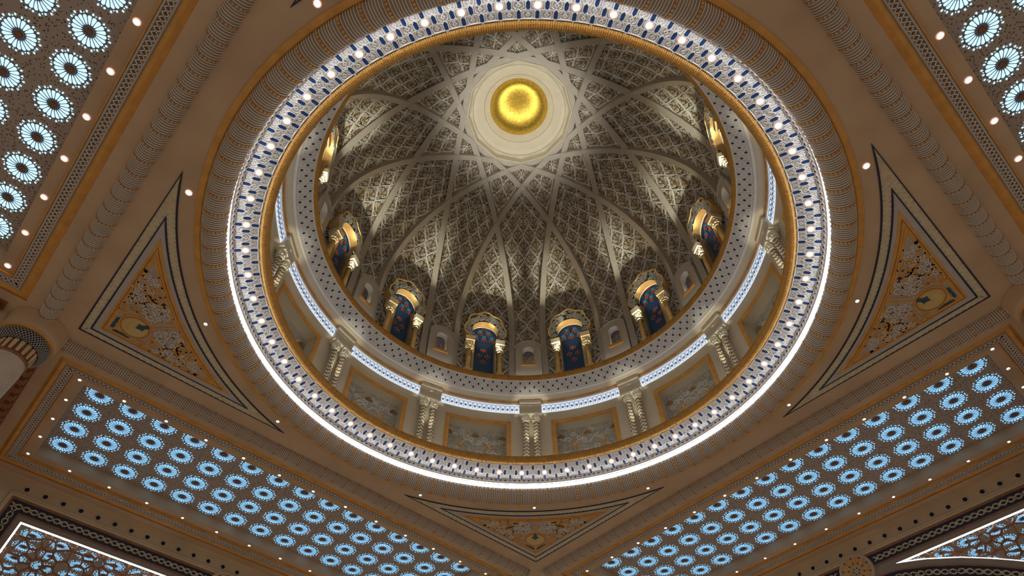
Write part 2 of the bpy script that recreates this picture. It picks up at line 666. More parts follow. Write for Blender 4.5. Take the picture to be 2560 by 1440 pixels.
for k in range(12):
    c = 15 + 30 * k
    mpw = (lambda cc: (lambda x, z, h: pl(RW - h, cc + math.degrees(x / RW), z)))(c)
    hw = R(8.7) * RW
    xs = [-hw + 2 * hw * j / 14 for j in range(15)]
    m = MB()
    loop = [(x, 2.34) for x in xs] + [(hw, 0.98)] + [(x, 0.98) for x in reversed(xs[:-1])]
    m.ribbon(mpw, loop, 0.125, 0.030, closed=True, base=-0.004)
    m.ribbon(mpw, loop, 0.030, 0.048, closed=True, base=-0.004)
    m.build('gilt_frame', OCHRE, drum)
    pan = MB()
    pan.rev([(RW + 0.36, 1.0), (RW + 0.36, 2.32)], c - 8.5, c + 8.5, n=14)
    pano = pan.build('marble_panel', MARBLE, drum)
    mpi = (lambda cc: (lambda x, z, h: pl(RW + 0.36 - h, cc + math.degrees(x / (RW + 0.36)), z)))(c)
    m = MB()
    rr = random.Random(k)
    for sx in (-1, 1):
        for sz in (-1, 1):
            for q in range(5):
                cx = sx * (0.10 + 0.16 * q)
                cz = 1.66 + sz * rr.uniform(0.12, 0.45)
                m.ribbon(mpi, spiral(cx, cz, rr.uniform(0.07, 0.12), rr.uniform(0, 6.3), 1.2, sx * sz, 9), 0.018, 0.012)
        m.ribbon(mpi, [(sx * x, 1.66 + 0.22 * math.sin(x * 7)) for x in [0.03 + 0.05 * j for j in range(16)]], 0.018, 0.012)
    tag(m.build('scrollwork', WHITE, pano), kind='stuff')
    for sx in (-1, 1):
        m = MB()
        for q in range(4):
            a = math.pi / 4 + q * math.pi / 2
            cx, cz = sx * 0.42, 1.66
            m.poly(mpi, [(cx + math.cos(a) * 0.02, cz + math.sin(a) * 0.02), (cx + math.cos(a + .5) * 0.09, cz + math.sin(a + .5) * 0.09), (cx + math.cos(a) * 0.15, cz + math.sin(a) * 0.15), (cx + math.cos(a - .5) * 0.09, cz + math.sin(a - .5) * 0.09)], 0.016)
        m.build('gilt_flower', OCHRE, pano)
    for cx, cz in ((0, 2.08), (0, 1.24), (-0.80, 2.06), (0.80, 2.06)):
        m = MB()
        m.poly(mpi, circle(10, 0.075, cx, cz), 0.020)
        m.poly(mpi, circle(6, 0.05, cx - 0.07, cz - 0.03), 0.014)
        m.poly(mpi, circle(6, 0.05, cx + 0.07, cz - 0.03), 0.014)
        m.build('bronze_cartouche', DOMEGOLD, pano)

# cornice above the drum: alabaster guilloche between the column blocks
t_ = empty('trim_8')
tag(t_, 'cornice of glowing pale blue guilloche with cream mouldings above the drum', 'cornice', kind='structure')
PG = Prof([(5.930, 2.628), (5.888, 2.935)])
pitch_g = R(23.4) * 5.9 / 17
gm = MB()
gm.ribbon(flat, [(-0.075, 0.115)] + [(0.092 * math.cos(a), -0.092 * math.sin(a) - 0.012) for a in [R(200 - 18 * j) for j in range(14)]], 0.010, 0.014)
gm.poly(flat, circle(9, 0.036, 0.0, 0.03), 0.014)
gm_me = gm.mesh('guilloche_scroll', ALAB2)
for k in range(12):
    c = 15 + 30 * k
    a0, a1 = c - 11.75, c + 11.75
    m = MB()
    lip = MB()
    lip.rev([(RW, 2.60), (5.96, 2.612), (5.930, 2.628)], a0, a1, n=24)
    lip.build('soffit', CREAM, t_)
    m.rev([(5.930, 2.628), (5.888, 2.935)], a0, a1, n=24)
    for a in (a0, a1):
        m.add([pl(r, a, z) for r, z in ((RW, 2.60), (5.945, 2.605), (5.930, 2.628), (5.888, 2.935), (RW, 2.94))], [(0, 1, 2, 3, 4)])
    seg = m.build('alabaster_band', ALAB, t_)
    mg = ring_map(PG, 5.9, c)
    for j in range(17):
        put('guilloche_scroll', gm_me, seg, frame(mg, (j - 8) * pitch_g, 0.155, 0.001))
    m = MB()
    m.rev([(5.888, 2.935), (5.870, 2.945), (5.868, 2.985)], a0, a1, n=24)
    m.build('white_fillet', WHITE, t_)
    m = MB()
    m.rev([(5.868, 2.985), (5.835, 3.055)], a0, a1, n=24)
    mf = ring_map(Prof([(5.868, 2.985), (5.835, 3.055)]), 5.85, c)
    for j in range(-19, 20):
        m.poly(mf, circle(5, 0.022, j * 0.0625, 0.039), 0.014)
    m.build('brown_frieze', BEADS, t_)
    # entablature block over the column pair
    b0, b1 = c + 11.75, c + 18.25
    m = MB()
    m.rev([(RW, 2.52), (5.80, 2.53), (5.80, 2.60), (5.835, 2.62), (5.835, 2.80), (5.79, 2.82), (5.79, 2.90), (5.76, 2.92), (5.76, 3.03), (5.83, 3.05)], b0, b1, n=8)
    for a in (b0, b1):
        m.add([pl(r, a, z) for r, z in ((RW, 2.52), (5.80, 2.53), (5.80, 2.60), (5.835, 2.62), (5.835, 2.80), (5.79, 2.82), (5.79, 2.90), (5.76, 2.92), (5.76, 3.03), (RW, 3.05))], [tuple(range(10))])
    m.build('column_block', CREAM, t_)
m = MB()
m.rev([(5.835, 3.055), (5.78, 3.058), (5.70, 3.075), (5.655, 3.098)], n=180)
m.build('cream_cove', CREAM, t_, smooth=True)
m = MB()
m.rev([(5.655, 3.098), (5.655, 3.085), (5.60, 3.092), (5.592, 3.118)], n=180)
m.build('white_edge', WHITE, t_)

# upper mosaic ring
t_ = empty('trim_9')
tag(t_, 'narrow upper mosaic ring with small blue lozenges under the dome windows', 'mosaic ring', kind='structure')
P2 = Prof([(5.592, 3.116), (5.420, 3.205), (5.245, 3.322)])
R2 = 5.42
mp2 = ring_map(P2, R2)
m = MB()
m.rev(P2.p, n=240)
m.build('ground', GREYW, t_)
loz2 = MB()
loz2.poly(flat, hexa(0.088, 0.050), 0.010)
loz2 = loz2.mesh('lozenge', BLUE)
U3 = R(3) * R2
m = MB()
V2 = (0.085, 0.205, 0.330)
for i in range(120):
    for row, v in enumerate(V2):
        x = (i + (0.5 if row == 1 else 0)) * U3
        m.ribbon(mp2, [(x + a, v + b) for a, b in hexa(0.118, 0.082)], 0.012, 0.014, closed=True)
        put('lozenge', loz2, t_, frame(mp2, x, v, 0.002))
        m.ribbon(mp2, [(x + U3 / 2 + a, v + b) for a, b in circle(6, 0.055)], 0.012, 0.012, closed=True)
    m.ribbon(mp2, [(i * U3 + U3 * q / 6 - U3 / 2, 0.022 + 0.018 * abs(math.sin(math.pi * q / 3))) for q in range(7)], 0.014, 0.014)
tag(m.build('strapwork', WHITE, t_), kind='stuff')
m = MB()
m.rev([(5.262, 3.312), (5.248, 3.305), (5.238, 3.318), (5.24, 3.345)], n=240)
m.build('white_bead', WHITE, t_)
rope('trim_10', (5.275, 3.440), 0.098, 900, -72, 90, 7, 0.018, 'thin gilded rope ring edging the ledge of the dome windows')

# ---------------------------------------------------------------- dome shell
ZB, Z0, RA, RB = 3.56, 5.75, 5.80, 6.50
RWIN = 5.72
pts = [(RA, ZB), (RA, 4.6), (RA, Z0)]
for j in range(1, 41):
    q = math.pi / 2 * j / 41.5
    pts.append((RA * math.cos(q), Z0 + RB * math.sin(q)))
PD = Prof(pts)


def dome_z(r):
    return Z0 + RB * math.sqrt(max(0, 1 - (r / RA) ** 2))


dome = empty('ceiling_dome')
tag(dome, 'tall interlaced rib dome covered in ivory and bronze arabesque', 'dome', kind='structure')
m = MB()
m.rev([p for p in pts if p[0] > 1.86], n=180)
m.build('shell', DOMEBG, dome, smooth=True)
m = MB()
m.rev([(5.24, 3.538), (RA, ZB + 0.005)], n=180)
m.build('window_ledge', WHITE, dome)


def cell(mb, mp, x, y, wd, ht, hi):
    """lattice outline + scrolls of one ogee cell centred on x, y"""
    a, b = wd / 2, ht / 2
    for sg in (-1, 1):
        mb[0].ribbon(mp, [(x, y + b), (x + sg * a * 0.16, y + b * 0.74), (x + sg * a * 0.62, y + b * 0.40), (x + sg * a * 0.92, y + b * 0.2), (x + sg * a, y)], 0.023 * hi, 0.030)
        mb[0].ribbon(mp, [(x + sg * a, y), (x + sg * a * 0.70, y - b * 0.22), (x + sg * a * 0.42, y - b * 0.46), (x + sg * a * 0.22, y - b * 0.72), (x, y - b)], 0.023 * hi, 0.030)
        mb[1].ribbon(mp, spiral(x + sg * a * 0.46, y - b * 0.06, a * 0.26, math.pi / 2, 1.15, sg, 8, (x, y - b * 0.34)), 0.024 * hi, 0.020)
        mb[1].ribbon(mp, spiral(x + sg * a * 0.30, y + b * 0.30, a * 0.20, -math.pi / 2, 1.0, -sg, 7, (x + sg * a * 0.05, y + b * 0.06)), 0.021 * hi, 0.020)
        mb[1].ribbon(mp, spiral(x + sg * a * 0.20, y - b * 0.52, a * 0.16, math.pi / 2, 0.9, sg, 6), 0.021 * hi, 0.020)
        mb[1].ribbon(mp, spiral(x + sg * a * 0.16, y + b * 0.56, a * 0.15, -math.pi / 2, 0.9, sg, 6), 0.020 * hi, 0.020)
        mb[1].ribbon(mp, spiral(x + sg * a * 0.62, y + b * 0.12, a * 0.17, math.pi, 0.9, -sg, 6), 0.020 * hi, 0.020)
        mb[1].poly(mp, [(x + sg * a * 0.66, y + b * 0.14), (x + sg * a * 0.80, y + b * 0.02), (x + sg * a * 0.66, y - b * 0.08), (x + sg * a * 0.56, y + b * 0.04)], 0.018)
    mb[1].poly(mp, [(x, y + b * 0.86), (x + a * 0.07, y + b * 0.74), (x, y + b * 0.62), (x - a * 0.07, y + b * 0.74)], 0.018)
    mb[1].poly(mp, [(x, y - b * 0.60), (x + a * 0.08, y - b * 0.74), (x, y - b * 0.88), (x - a * 0.08, y - b * 0.74)], 0.018)


def palmette_pts(k):
    return [[(0, .22), (.050, .14), (.055, .05), (.030, -.03), (0, -.06), (-.030, -.03), (-.055, .05), (-.050, .14)],
            [(.05, -.02), (.11, .04), (.135, .0), (.115, -.05), (.06, -.06)],
            [(-.05, -.02), (-.11, .04), (-.135, .0), (-.115, -.05), (-.06, -.06)],
            [(0, -.07), (.035, -.11), (0, -.20), (-.035, -.11)]]


pm = MB()
for p in palmette_pts(1):
    pm.poly(flat, [(x * 0.62, y * 0.82) for x, y in p], 0.030)
pal_me = pm.mesh('palmette', DOMEGOLD)
pal_n = 0
s_hi = next(PD.s[i] for i, p in enumerate(PD.p) if p[0] < 3.85)
s_top = next(PD.s[i] for i, p in enumerate(PD.p) if p[0] < 1.95)
HT = 1.0
palm_rest = MB()
for sec in range(12):
    lat, scr = MB(), MB()
    for half in range(2):
        row = 0
        y = 0.45 if half == 0 else s_hi + 0.14
        yend = s_hi + 0.1 if half == 0 else s_top - 0.25
        step = HT / 2
        cols = 5 if half == 0 else 3
        while y < yend:
            rloc = PD.at(y)[0]
            dpitch = 30.0 / cols
            for cidx in range(cols):
                az = sec * 30 + (cidx + (0.5 if row % 2 else 0.0)) * dpitch
                mpd = ring_map(PD, rloc, az)
                wd = R(dpitch) * rloc
                cell((lat, scr), mpd, 0.0, y, wd, HT, 1.0)
                f = frame(mpd, 0.0, y, 0.004)
                if 10 <= az <= 170 and pal_n < 300 and y > 1.2:
                    put('palmette', pal_me, dome, f)
                    pal_n += 1
                else:
                    for p in palmette_pts(1):
                        palm_rest.poly(mpd, [(q[0] * 0.62, y + q[1] * 0.82) for q in p], 0.030)
            y += step
            row += 1
    tag(lat.build('lattice', DOMELAT, dome), kind='stuff')
    tag(scr.build('scrollwork', DOMESCROLL, dome), kind='stuff')
tag(palm_rest.build('palmettes', DOMEGOLD, dome), kind='stuff')

# interlaced ribs: twelve arches in vertical planes
DCH, HWR, DEP = 1.97, 0.102, 0.175
Lc = math.sqrt(RA ** 2 - DCH ** 2)
for k in range(12):
    fi = R(15 + 30 * k)
    nx, ny = math.cos(fi), math.sin(fi)
    tx, ty = -ny, nx
    path = []
    nS = 56
    for i in range(nS + 1):
        q = math.pi * i / nS
        s = -Lc * math.cos(q) * 0.9999
        r = math.hypot(DCH, s)
        z = dome_z(min(r, RA - 1e-4))
        gr = 2 * r / RA ** 2
        gz = 2 * (z - Z0) / RB ** 2
        path.append((s, z, gr, gz, r))
    path = [(path[0][0], ZB + 0.01, 1, 0, path[0][4])] + path + [(path[-1][0], ZB + 0.01, 1, 0, path[-1][4])]
    rows = []
    for s, z, gr, gz, r in path:
        p = Vector((DCH * nx + s * tx, DCH * ny + s * ty, z))
        rad = Vector((p.x, p.y, 0)).normalized()
        nrm = (rad * gr + Vector((0, 0, gz))).normalized()
        dn = -nrm * DEP
        # keep the depth direction within the arch plane
        nn = Vector((nx, ny, 0))
        dn = dn - nn * dn.dot(nn)
        dn = dn.normalized() * DEP
        a = p + nn * HWR
        b = p - nn * HWR
        up = -dn * 0.6
        rows.append([tuple(a + up), tuple(a + dn), tuple(b + dn), tuple(b + up)])
    m = MB()
    m.grid(rows)
    m.build('rib', RIB, dome)

# oculus
t_ = empty('trim_11')
tag(t_, 'pale plaster oculus dish with twelve-sided rim at the dome crown', 'oculus', kind='structure')
m = MB()
rim = []
n12 = 120
for i in range(n12):
    a = 360.0 * i / n12
    loc = ((a + 15) % 30) - 15      # vertex at multiples of 30
    apo = 1.84
    q = apo / math.cos(R(((a % 30) - 15)))
    rr = [(q + 0.06, 12.1), (q + 0.02, 11.66), (q - 0.03, 11.64), (q - 0.08, 11.86), (1.70, 11.92), (1.693, 11.96), (1.68, 11.93), (1.56, 12.00), (1.30, 12.20), (1.285, 12.235), (1.27, 12.20), (1.20, 12.27), (1.075, 12.40), (1.06, 12.46)]
    rim.append([pl(r, a, z) for r, z in rr])
m.grid(rim, closed_u=True)
m.build('dish', DISH, t_)
m = MB()
cap = [(1.075 * math.sin(q), 12.44 - 0.35 * (math.cos(q) - 0) + 0.0) for q in [math.pi / 2 * j / 16 for j in range(17)]]
m.lathe([(r, z) for r, z in cap], n=72)
boss = m.build('golden_boss', GOLDLEAF, smooth=True)
tag(boss, 'round gold leaf boss glowing at the crown of the dome', 'boss', kind='thing')

t_ = empty('added_ledge_light')  # unseen strip added to brighten the dome evenly
tag(t_, 'added unseen light strip on the ledge behind the upper rope ring', 'light strip', kind='thing')
m = MB()
m.rev([(5.33, 3.552), (5.37, 3.556)], n=180)
m.build('led_band', DOMEFILL, t_)  # band of the added unseen ledge light
t_ = empty('added_drum_foot_light')  # unseen strip added to brighten the drum wall
tag(t_, 'added unseen light strip behind the thick rope ring at the drum foot', 'light strip', kind='thing')
m = MB()
m.rev([(5.60, 0.690), (5.64, 0.692)], n=180)
m.build('led_band', STRIP, t_)  # band of the added unseen drum foot light

# ---------------------------------------------------------------- dome windows


def win_map(az, r0):
    c, s = math.cos(R(az)), math.sin(R(az))
    return lambda t, z, d: ((r0 - d) * c - t * s, (r0 - d) * s + t * c, z)


ORD = ['first', 'second', 'third', 'fourth', 'fifth', 'sixth', 'seventh', 'eighth', 'ninth', 'tenth', 'eleventh', 'twelfth']


def horseshoe(hw, zb, zc, rad, n=16):
    q = math.asin(hw / rad)
    pts_ = [(-hw, zb)]
    for i in range(n + 1):
        a = -math.pi / 2 - q + (2 * math.pi - 2 * (math.pi - math.pi + q)) * 0
        a = (math.pi + math.pi / 2 - q) - (2 * math.pi - 2 * q) * i / n
        pts_.append((rad * math.cos(a), zc + rad * math.sin(a)))
    pts_.append((hw, zb))
    return pts_


def scallop(n=40):
    out = []
    for i in range(n + 1):
        a = R(205 - 230 * i / n)
        b = 230.0 * i / n
        rr = 0.64 + 0.085 * abs(math.sin(R(b * 180.0 / 46.0)))
        x = rr * math.cos(a) * 0.98
        z = 5.78 + rr * math.sin(a) * 1.30 if math.sin(a) > 0 else 5.78 + rr * math.sin(a) * 1.25
        out.append((x, z))
    return out


def colonnette_mesh():
    base, shaft, cap = MB(), MB(), MB()
    base.box(flat, -0.13, 0.13, -0.12, 0.12, 0.0, 0.16)
    base.lathe([(0.10, 0.16), (0.115, 0.18), (0.10, 0.21), (0.085, 0.23), (0.0, 0.23)], 14)
    shaft.lathe([(0.085, 0.22), (0.080, 0.6), (0.072, 1.18), (0.0, 1.18)], 14)
    cap.lathe([(0.075, 1.16), (0.092, 1.18), (0.092, 1.21), (0.078, 1.23), (0.085, 1.29), (0.120, 1.37), (0.125, 1.40)], 14)
    cap.box(flat, -0.12, 0.12, -0.12, 0.12, 1.40, 1.47)
    cap.box(flat, -0.165, 0.165, -0.15, 0.15, 1.47, 1.68)
    for q in range(8):
        a = math.pi / 4 * q
        cap.poly(lambda x, y, h: (math.cos(a) * (0.10 + h) - math.sin(a) * x, math.sin(a) * (0.10 + h) + math.cos(a) * x, y), [(-0.03, 1.24), (0.03, 1.24), (0.035, 1.36), (0.0, 1.40), (-0.035, 1.36)], 0.035)
    return base.mesh('base', GOLDPLAIN), shaft.mesh('shaft', GOLDPLAIN, True), cap.mesh('capital', mat('ivory_gilt_capital', (0.80, 0.66, 0.42), 0.4, 0.1))


cn_base, cn_shaft, cn_cap = colonnette_mesh()
fl = MB()
for q in range(8):
    a = q * math.pi / 4
    fl.poly(flat, [(0, 0), (0.045 * math.cos(a - .35), 0.045 * math.sin(a - .35)), (0.062 * math.cos(a), 0.062 * math.sin(a)), (0.045 * math.cos(a + .35), 0.045 * math.sin(a + .35))], 0.012)
flower_me = fl.mesh('red_flower', REDG)
win_n = 6
order_big = {165: 0, 135: 1, 105: 2, 75: 3, 45: 4, 15: 5}
IVORY_SCR = mat('ivory_blue_relief', (0.82, 0.82, 0.80), 0.5, var=0.1)
for k in range(12):
    az = 15 + 30 * k
    win_n += 1
    W = empty('window_%d' % win_n)
    if az in order_big:
        lab = 'horseshoe stained glass window with gold arch, %s from the left under the dome' % ORD[order_big[az]]
    else:
        lab = 'horseshoe stained glass window with gold arch, half hidden at the %s near rim' % ('left' if 90 < az < 270 else 'right')
    tag(W, lab, 'window', 'horseshoe windows round the dome', 'structure')
    D = 0.30
    mp = win_map(az, RWIN)
    sc_pts = scallop()
    hs = horseshoe(0.335, 3.58, 5.74, 0.455, 24)
    # front plate: outer scallop joined to the horseshoe
    arc = hs[1:-1]
    nA = len(arc)
    outp = []
    for i in range(nA):
        f = i / (nA - 1) * (len(sc_pts) - 1)
        i0 = min(int(f), len(sc_pts) - 2)
        g = f - i0
        outp.append((sc_pts[i0][0] * (1 - g) + sc_pts[i0 + 1][0] * g, sc_pts[i0][1] * (1 - g) + sc_pts[i0 + 1][1] * g))
    m = MB()
    m.grid([[mp(x, z, D) for x, z in arc], [mp(x, z, D) for x, z in outp]])
    m.grid([[mp(x, z, D) for x, z in outp], [mp(x, z, -0.12) for x, z in outp]])
    plate = m.build('surround', mat('slate_blue_ground', (0.07, 0.08, 0.11), 0.5) if k == 0 else bpy.data.materials['slate_blue_ground'], W)
    m = MB()
    rr = random.Random(az)
    for i in range(140):
        f = rr.uniform(0.02, 0.98) * (nA - 1)
        i0 = min(int(f), nA - 2)
        g = f - i0
        u = rr.uniform(0.16, 0.86)
        x = (arc[i0][0] * (1 - g) + arc[i0 + 1][0] * g) * (1 - u) + (outp[i0][0] * (1 - g) + outp[i0 + 1][0] * g) * u
        z = (arc[i0][1] * (1 - g) + arc[i0 + 1][1] * g) * (1 - u) + (outp[i0][1] * (1 - g) + outp[i0 + 1][1] * g) * u
        m.ribbon(mp, spiral(x, z, rr.uniform(0.045, 0.07), rr.uniform(0, 6.3), 1.2, rr.choice((-1, 1)), 8), 0.019, 0.014, base=D)
    tag(m.build('scrollwork', IVORY_SCR, plate), kind='stuff')
    m = MB()
    m.ribbon(mp, outp, 0.050, 0.050, base=D - 0.02)
    m.grid([[mp(x * 1.012, z + 0.006, D - 0.01) for x, z in outp], [mp(x * 1.012, z + 0.006, -0.12) for x, z in outp]])
    m.build('gilt_edge', GOLDPLAIN, W)
    m = MB()
    m.grid([[mp(x, z, D + 0.012) for x, z in hs], [mp(x, z, 0.04) for x, z in hs]])
    m.build('gold_arch_soffit', GOLDPLAIN, W, smooth=True)
    m = MB()
    m.ribbon(mp, [(x * 0.99, z) for x, z in arc], 0.030, 0.03, base=0.06)
    m.build('cream_arch_bead', WHITE, W)
    # glass
    m = MB()
    m.poly(mp, hs, 0.0, 0.035, sides=False)
    gl = m.build('stained_glass', BLUG, W)
    m = MB()
    for i in range(9):
        for j in range(3):
            x = -0.27 + 0.27 * j + (0.135 if i % 2 else 0)
            z = 3.95 + 0.27 * i
            if abs(x) > 0.31 and z < 5.3 or math.hypot(x, (z - 5.74) * (z > 5.3)) > 0.40:
                continue
            if z < 5.2 and (i % 2 == 1 or j != 1) and not (i == 3):
                continue
            if z > 5.35:
                mm2 = MB()
                mm2.poly(mp, circle(10, 0.075, x, z + 0.13), 0.006, 0.036)
                mm2.build('azure_lobe', SKYG, gl)
            put('red_flower', flower_me, gl, frame(mp, x, z, 0.040))
            for q in range(6):
                a = q * math.pi / 3 + 0.5
                m.poly(mp, [(x + 0.07 * math.cos(a), z + 0.07 * math.sin(a)), (x + 0.09 * math.cos(a + .22), z + 0.09 * math.sin(a + .22)), (x + 0.112 * math.cos(a), z + 0.112 * math.sin(a)), (x + 0.09 * math.cos(a - .22), z + 0.09 * math.sin(a - .22))], 0.008, 0.036)
    tag(m.build('leaves', YELG, gl), kind='stuff')
    m = MB()
    m.box(mp, -0.72, 0.72, 3.545, 3.585, -0.10, 0.44)
    m.build('sill', WHITE, W)
    for sx in (-1, 1):
        f = Matrix.Translation(Vector(mp(sx * 0.50, 3.585, 0.26))) @ Matrix.Rotation(R(az), 4, 'Z')
        cp = put('colonnette', cn_shaft, W, f)
        put('base', cn_base, cp)
        put('capital', cn_cap, cp)
        m = MB()
        x0, x1 = sorted((sx * 0.335, sx * 0.40))
        m.box(mp, x0, x1, 3.58, 5.26, -0.10, 0.20)
        m.build('cream_jamb', CREAM, W)

for k in range(12):
    az = 30 * k
    win_n += 1
    W = empty('window_%d' % win_n)
    o5 = {150: 0, 120: 1, 90: 2, 60: 3, 30: 4}
    if az in o5:
        lab = 'small round-headed window in a stone niche between ribs, %s from the left' % ORD[o5[az]]
    else:
        lab = 'small round-headed window in a stone niche, hidden at the %s near rim' % ('left' if 90 < az < 271 else 'right')
    tag(W, lab, 'window', 'small niche windows round the dome', 'structure')
    mp = win_map(az, RWIN)
    D = 0.25
    op = [(-0.18, 4.34), (-0.18, 4.95)] + [(0.18 * math.cos(R(180 - 15 * j)), 4.95 + 0.18 * math.sin(R(180 - 15 * j))) for j in range(1, 12)] + [(0.18, 4.95), (0.18, 4.34)]
    ou = [(-0.42, 4.34), (-0.42, 5.02)] + [(0.42 * math.cos(R(180 - 15 * j)), 5.06 + 0.34 * math.sin(R(180 - 15 * j))) for j in range(1, 12)] + [(0.42, 5.02), (0.42, 4.34)]
    m = MB()
    m.grid([[mp(x, z, D) for x, z in op], [mp(x, z, D) for x, z in ou]])
    m.box(mp, -0.42, 0.42, 3.57, 4.34, -0.10, D)
    m.grid([[mp(x, z, D) for x, z in ou], [mp(x, z, -0.12) for x, z in ou]])
    m.build('niche', RIB, W)
    m = MB()
    m.ribbon(mp, ou[1:-1], 0.045, 0.05, base=D - 0.01)
    m.build('hood_moulding', RIB, W)
    m = MB()
    m.grid([[mp(x, z, D) for x, z in op], [mp(x, z, 0.02) for x, z in op]])
    m.build('white_reveal', WHITE, W)
    m = MB()
    m.poly(mp, op, 0.0, 0.055, sides=False)
    g = m.build('leaded_glass', FROST, W)
    m = MB()
    m.ribbon(mp, op[1:-1], 0.03, 0.05, base=0.05)
    m.build('white_bead', WHITE, W)
    m = MB()
    m.ribbon(mp, [(-0.20, 4.95), (-0.20, 4.33), (0.20, 4.33), (0.20, 4.95)], 0.026, 0.02, base=D)
    m.box(mp, -0.25, 0.25, 4.22, 4.26, D, D + 0.05)
    lt = MB()
    lt.box(mp, -0.15, 0.15, 4.345, 4.35, 0.09, 0.13)
    lt.build('sill_light', STRIP, W)
    m.build('gilt_frame', OCHRE, W)

# ---------------------------------------------------------------- paired columns of the drum


def drum_column():
    base, shaft, cap, zig = MB(), MB(), MB(), MB()
    base.lathe([(0.0, 0.0), (0.125, 0.0), (0.125, 0.04), (0.10, 0.055), (0.115, 0.08), (0.10, 0.105), (0.09, 0.12)], 16)
    shaft.lathe([(0.088, 0.10), (0.086, 0.8), (0.080, 1.50)], 16)
    cap.lathe([(0.080, 1.48), (0.096, 1.50), (0.096, 1.53), (0.084, 1.55), (0.090, 1.62), (0.118, 1.72), (0.0, 1.72)], 16)
    cap.box(flat, -0.125, 0.125, -0.12, 0.12, 1.72, 1.78)
    for q in range(8):
        a = math.pi / 4 * q
        cap.poly(lambda x, y, h: (math.cos(a) * (0.088 + h) - math.sin(a) * x, math.sin(a) * (0.088 + h) + math.cos(a) * x, y), [(-0.025, 1.56), (0.025, 1.56), (0.032, 1.66), (0.0, 1.71), (-0.032, 1.66)], 0.034)
    cm = lambda x, y, h: ((0.0865 + h) * math.cos(x / 0.0865), (0.0865 + h) * math.sin(x / 0.0865), y)
    L = 2 * math.pi * 0.0865
    for j in range(11):
        y = 0.16 + 0.122 * j
        pts_ = [(L * q / 10, y + (0.050 if q % 2 else -0.0)) for q in range(11)]
        zig.ribbon(cm, pts_, 0.027, 0.004)
    return base.mesh('base', WHITE), shaft.mesh('shaft', mat('ivory_column', (0.70, 0.64, 0.50), 0.5), True), cap.mesh('capital', mat('ivory_capital', (0.76, 0.72, 0.58), 0.45, 0.05)), zig.mesh('zigzag_inlay', DKBROWN)


cb, cs_, cc, cz = drum_column()
pl_order = {150: 0, 120: 1, 90: 2, 60: 3, 30: 4}
for k in range(12):
    a = 30 * k
    for sg in (1, -1):
        side = 'left' if sg > 0 else 'right'
        T = empty('column', pl(5.885, a + sg * 1.50, 0.745))
        T.rotation_euler = (0, 0, R(a))
        if a in pl_order:
            lab = '%s ivory zigzag column of the %s pair from the left round the drum' % (side, ORD[pl_order[a]])
        else:
            lab = '%s ivory zigzag column of a pair hidden behind the %s near rim' % (side, ['far right', 'right', 'middle right', 'middle', 'middle left', 'left', 'far left'][[0, 330, 300, 270, 240, 210, 180].index(a)])
        tag(T, lab, 'column', 'paired zigzag columns round the drum', 'thing')
        put('base', cb, T)
        s_ = put('shaft', cs_, T)
        put('zigzag_inlay', cz, s_)
        put('capital', cc, T)
    m = MB()
    mpp = win_map(a, RW)
    m.box(mpp, -0.31, 0.31, 0.70, 0.745, -0.02, 0.30)
    m.build('plinth', WHITE, drum)

# ---------------------------------------------------------------- skylights
NC, HN, HT_ = 10.105, 1.625, 6.03
PITCH_T, PITCH_N = 0.803, 0.81


def rosette_meshes(PANE):
    hub = MB()
    hub.poly(flat, circle(16, 0.050), 0.022)
    ring = MB()
    # raised rims: inner ring and outline of the petals
    ring.ribbon(flat, circle(24, 0.078), 0.026, 0.010, closed=True)
    for i in range(20):
        a = 2 * math.pi * i / 20 + math.pi / 20
        ring.ribbon(flat, [(0.085 * math.cos(a), 0.085 * math.sin(a)), (0.275 * math.cos(a), 0.275 * math.sin(a))], 0.008, 0.014)
    ring.ribbon(flat, circle(40, 0.268), 0.009, 0.012, closed=True)
    petal = MB()
    petal.poly(flat, [(0.102, 0), (0.130, 0.0145), (0.225, 0.0305), (0.250, 0.021), (0.260, 0.0), (0.250, -0.021), (0.225, -0.0305), (0.130, -0.0145)], 0.006)
    dots = MB()
    for i in range(20):
        a = 2 * math.pi * i / 20 + math.pi / 20
        rr = 0.312 if i % 2 else 0.294
        dots.poly(flat, [(rr * math.cos(a) + x * math.cos(a) - y * math.sin(a), rr * math.sin(a) + x * math.sin(a) + y * math.cos(a)) for x, y in ((-0.024, 0), (-0.006, 0.015), (0.018, 0.011), (0.018, -0.011), (-0.006, -0.015))], 0.006)
    for i in range(10):
        a = 2 * math.pi * i / 10
        rr = 0.288
        dots.poly(flat, [(rr * math.cos(a) + x * math.cos(a) - y * math.sin(a), rr * math.sin(a) + x * math.sin(a) + y * math.cos(a)) for x, y in ((-0.012, 0), (0, 0.010), (0.014, 0), (0, -0.010))], 0.006)
    allp = MB()
    for i in range(20):
        a = 2 * math.pi * i / 20
        c, s = math.cos(a), math.sin(a)
        vs = [(x * c - y * s, x * s + y * c, z) for x, y, z in petal.v]
        allp.add(vs, petal.f)
    return hub.mesh('hub', BROWN), ring.mesh('tracery', mat('grille_tracery', (0.20, 0.24, 0.36), 0.5)), petal.mesh('petal', PANE), dots.mesh('glass_dots', PANE), allp.mesh('petals', PANE)


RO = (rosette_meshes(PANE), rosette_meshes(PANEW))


def rect_sweep(az, prof, hn=HN, ht=HT_, nc=NC):
    mp = side_map(az, 0.0)
    mm = MB()
    rows = []
    for sn, st in ((-1, -1), (-1, 1), (1, 1), (1, -1)):
        rows.append([mp(st * (ht + o), nc + sn * (hn + o), -z) for o, z in prof])
    mm.grid(rows, closed_u=True)
    return mm


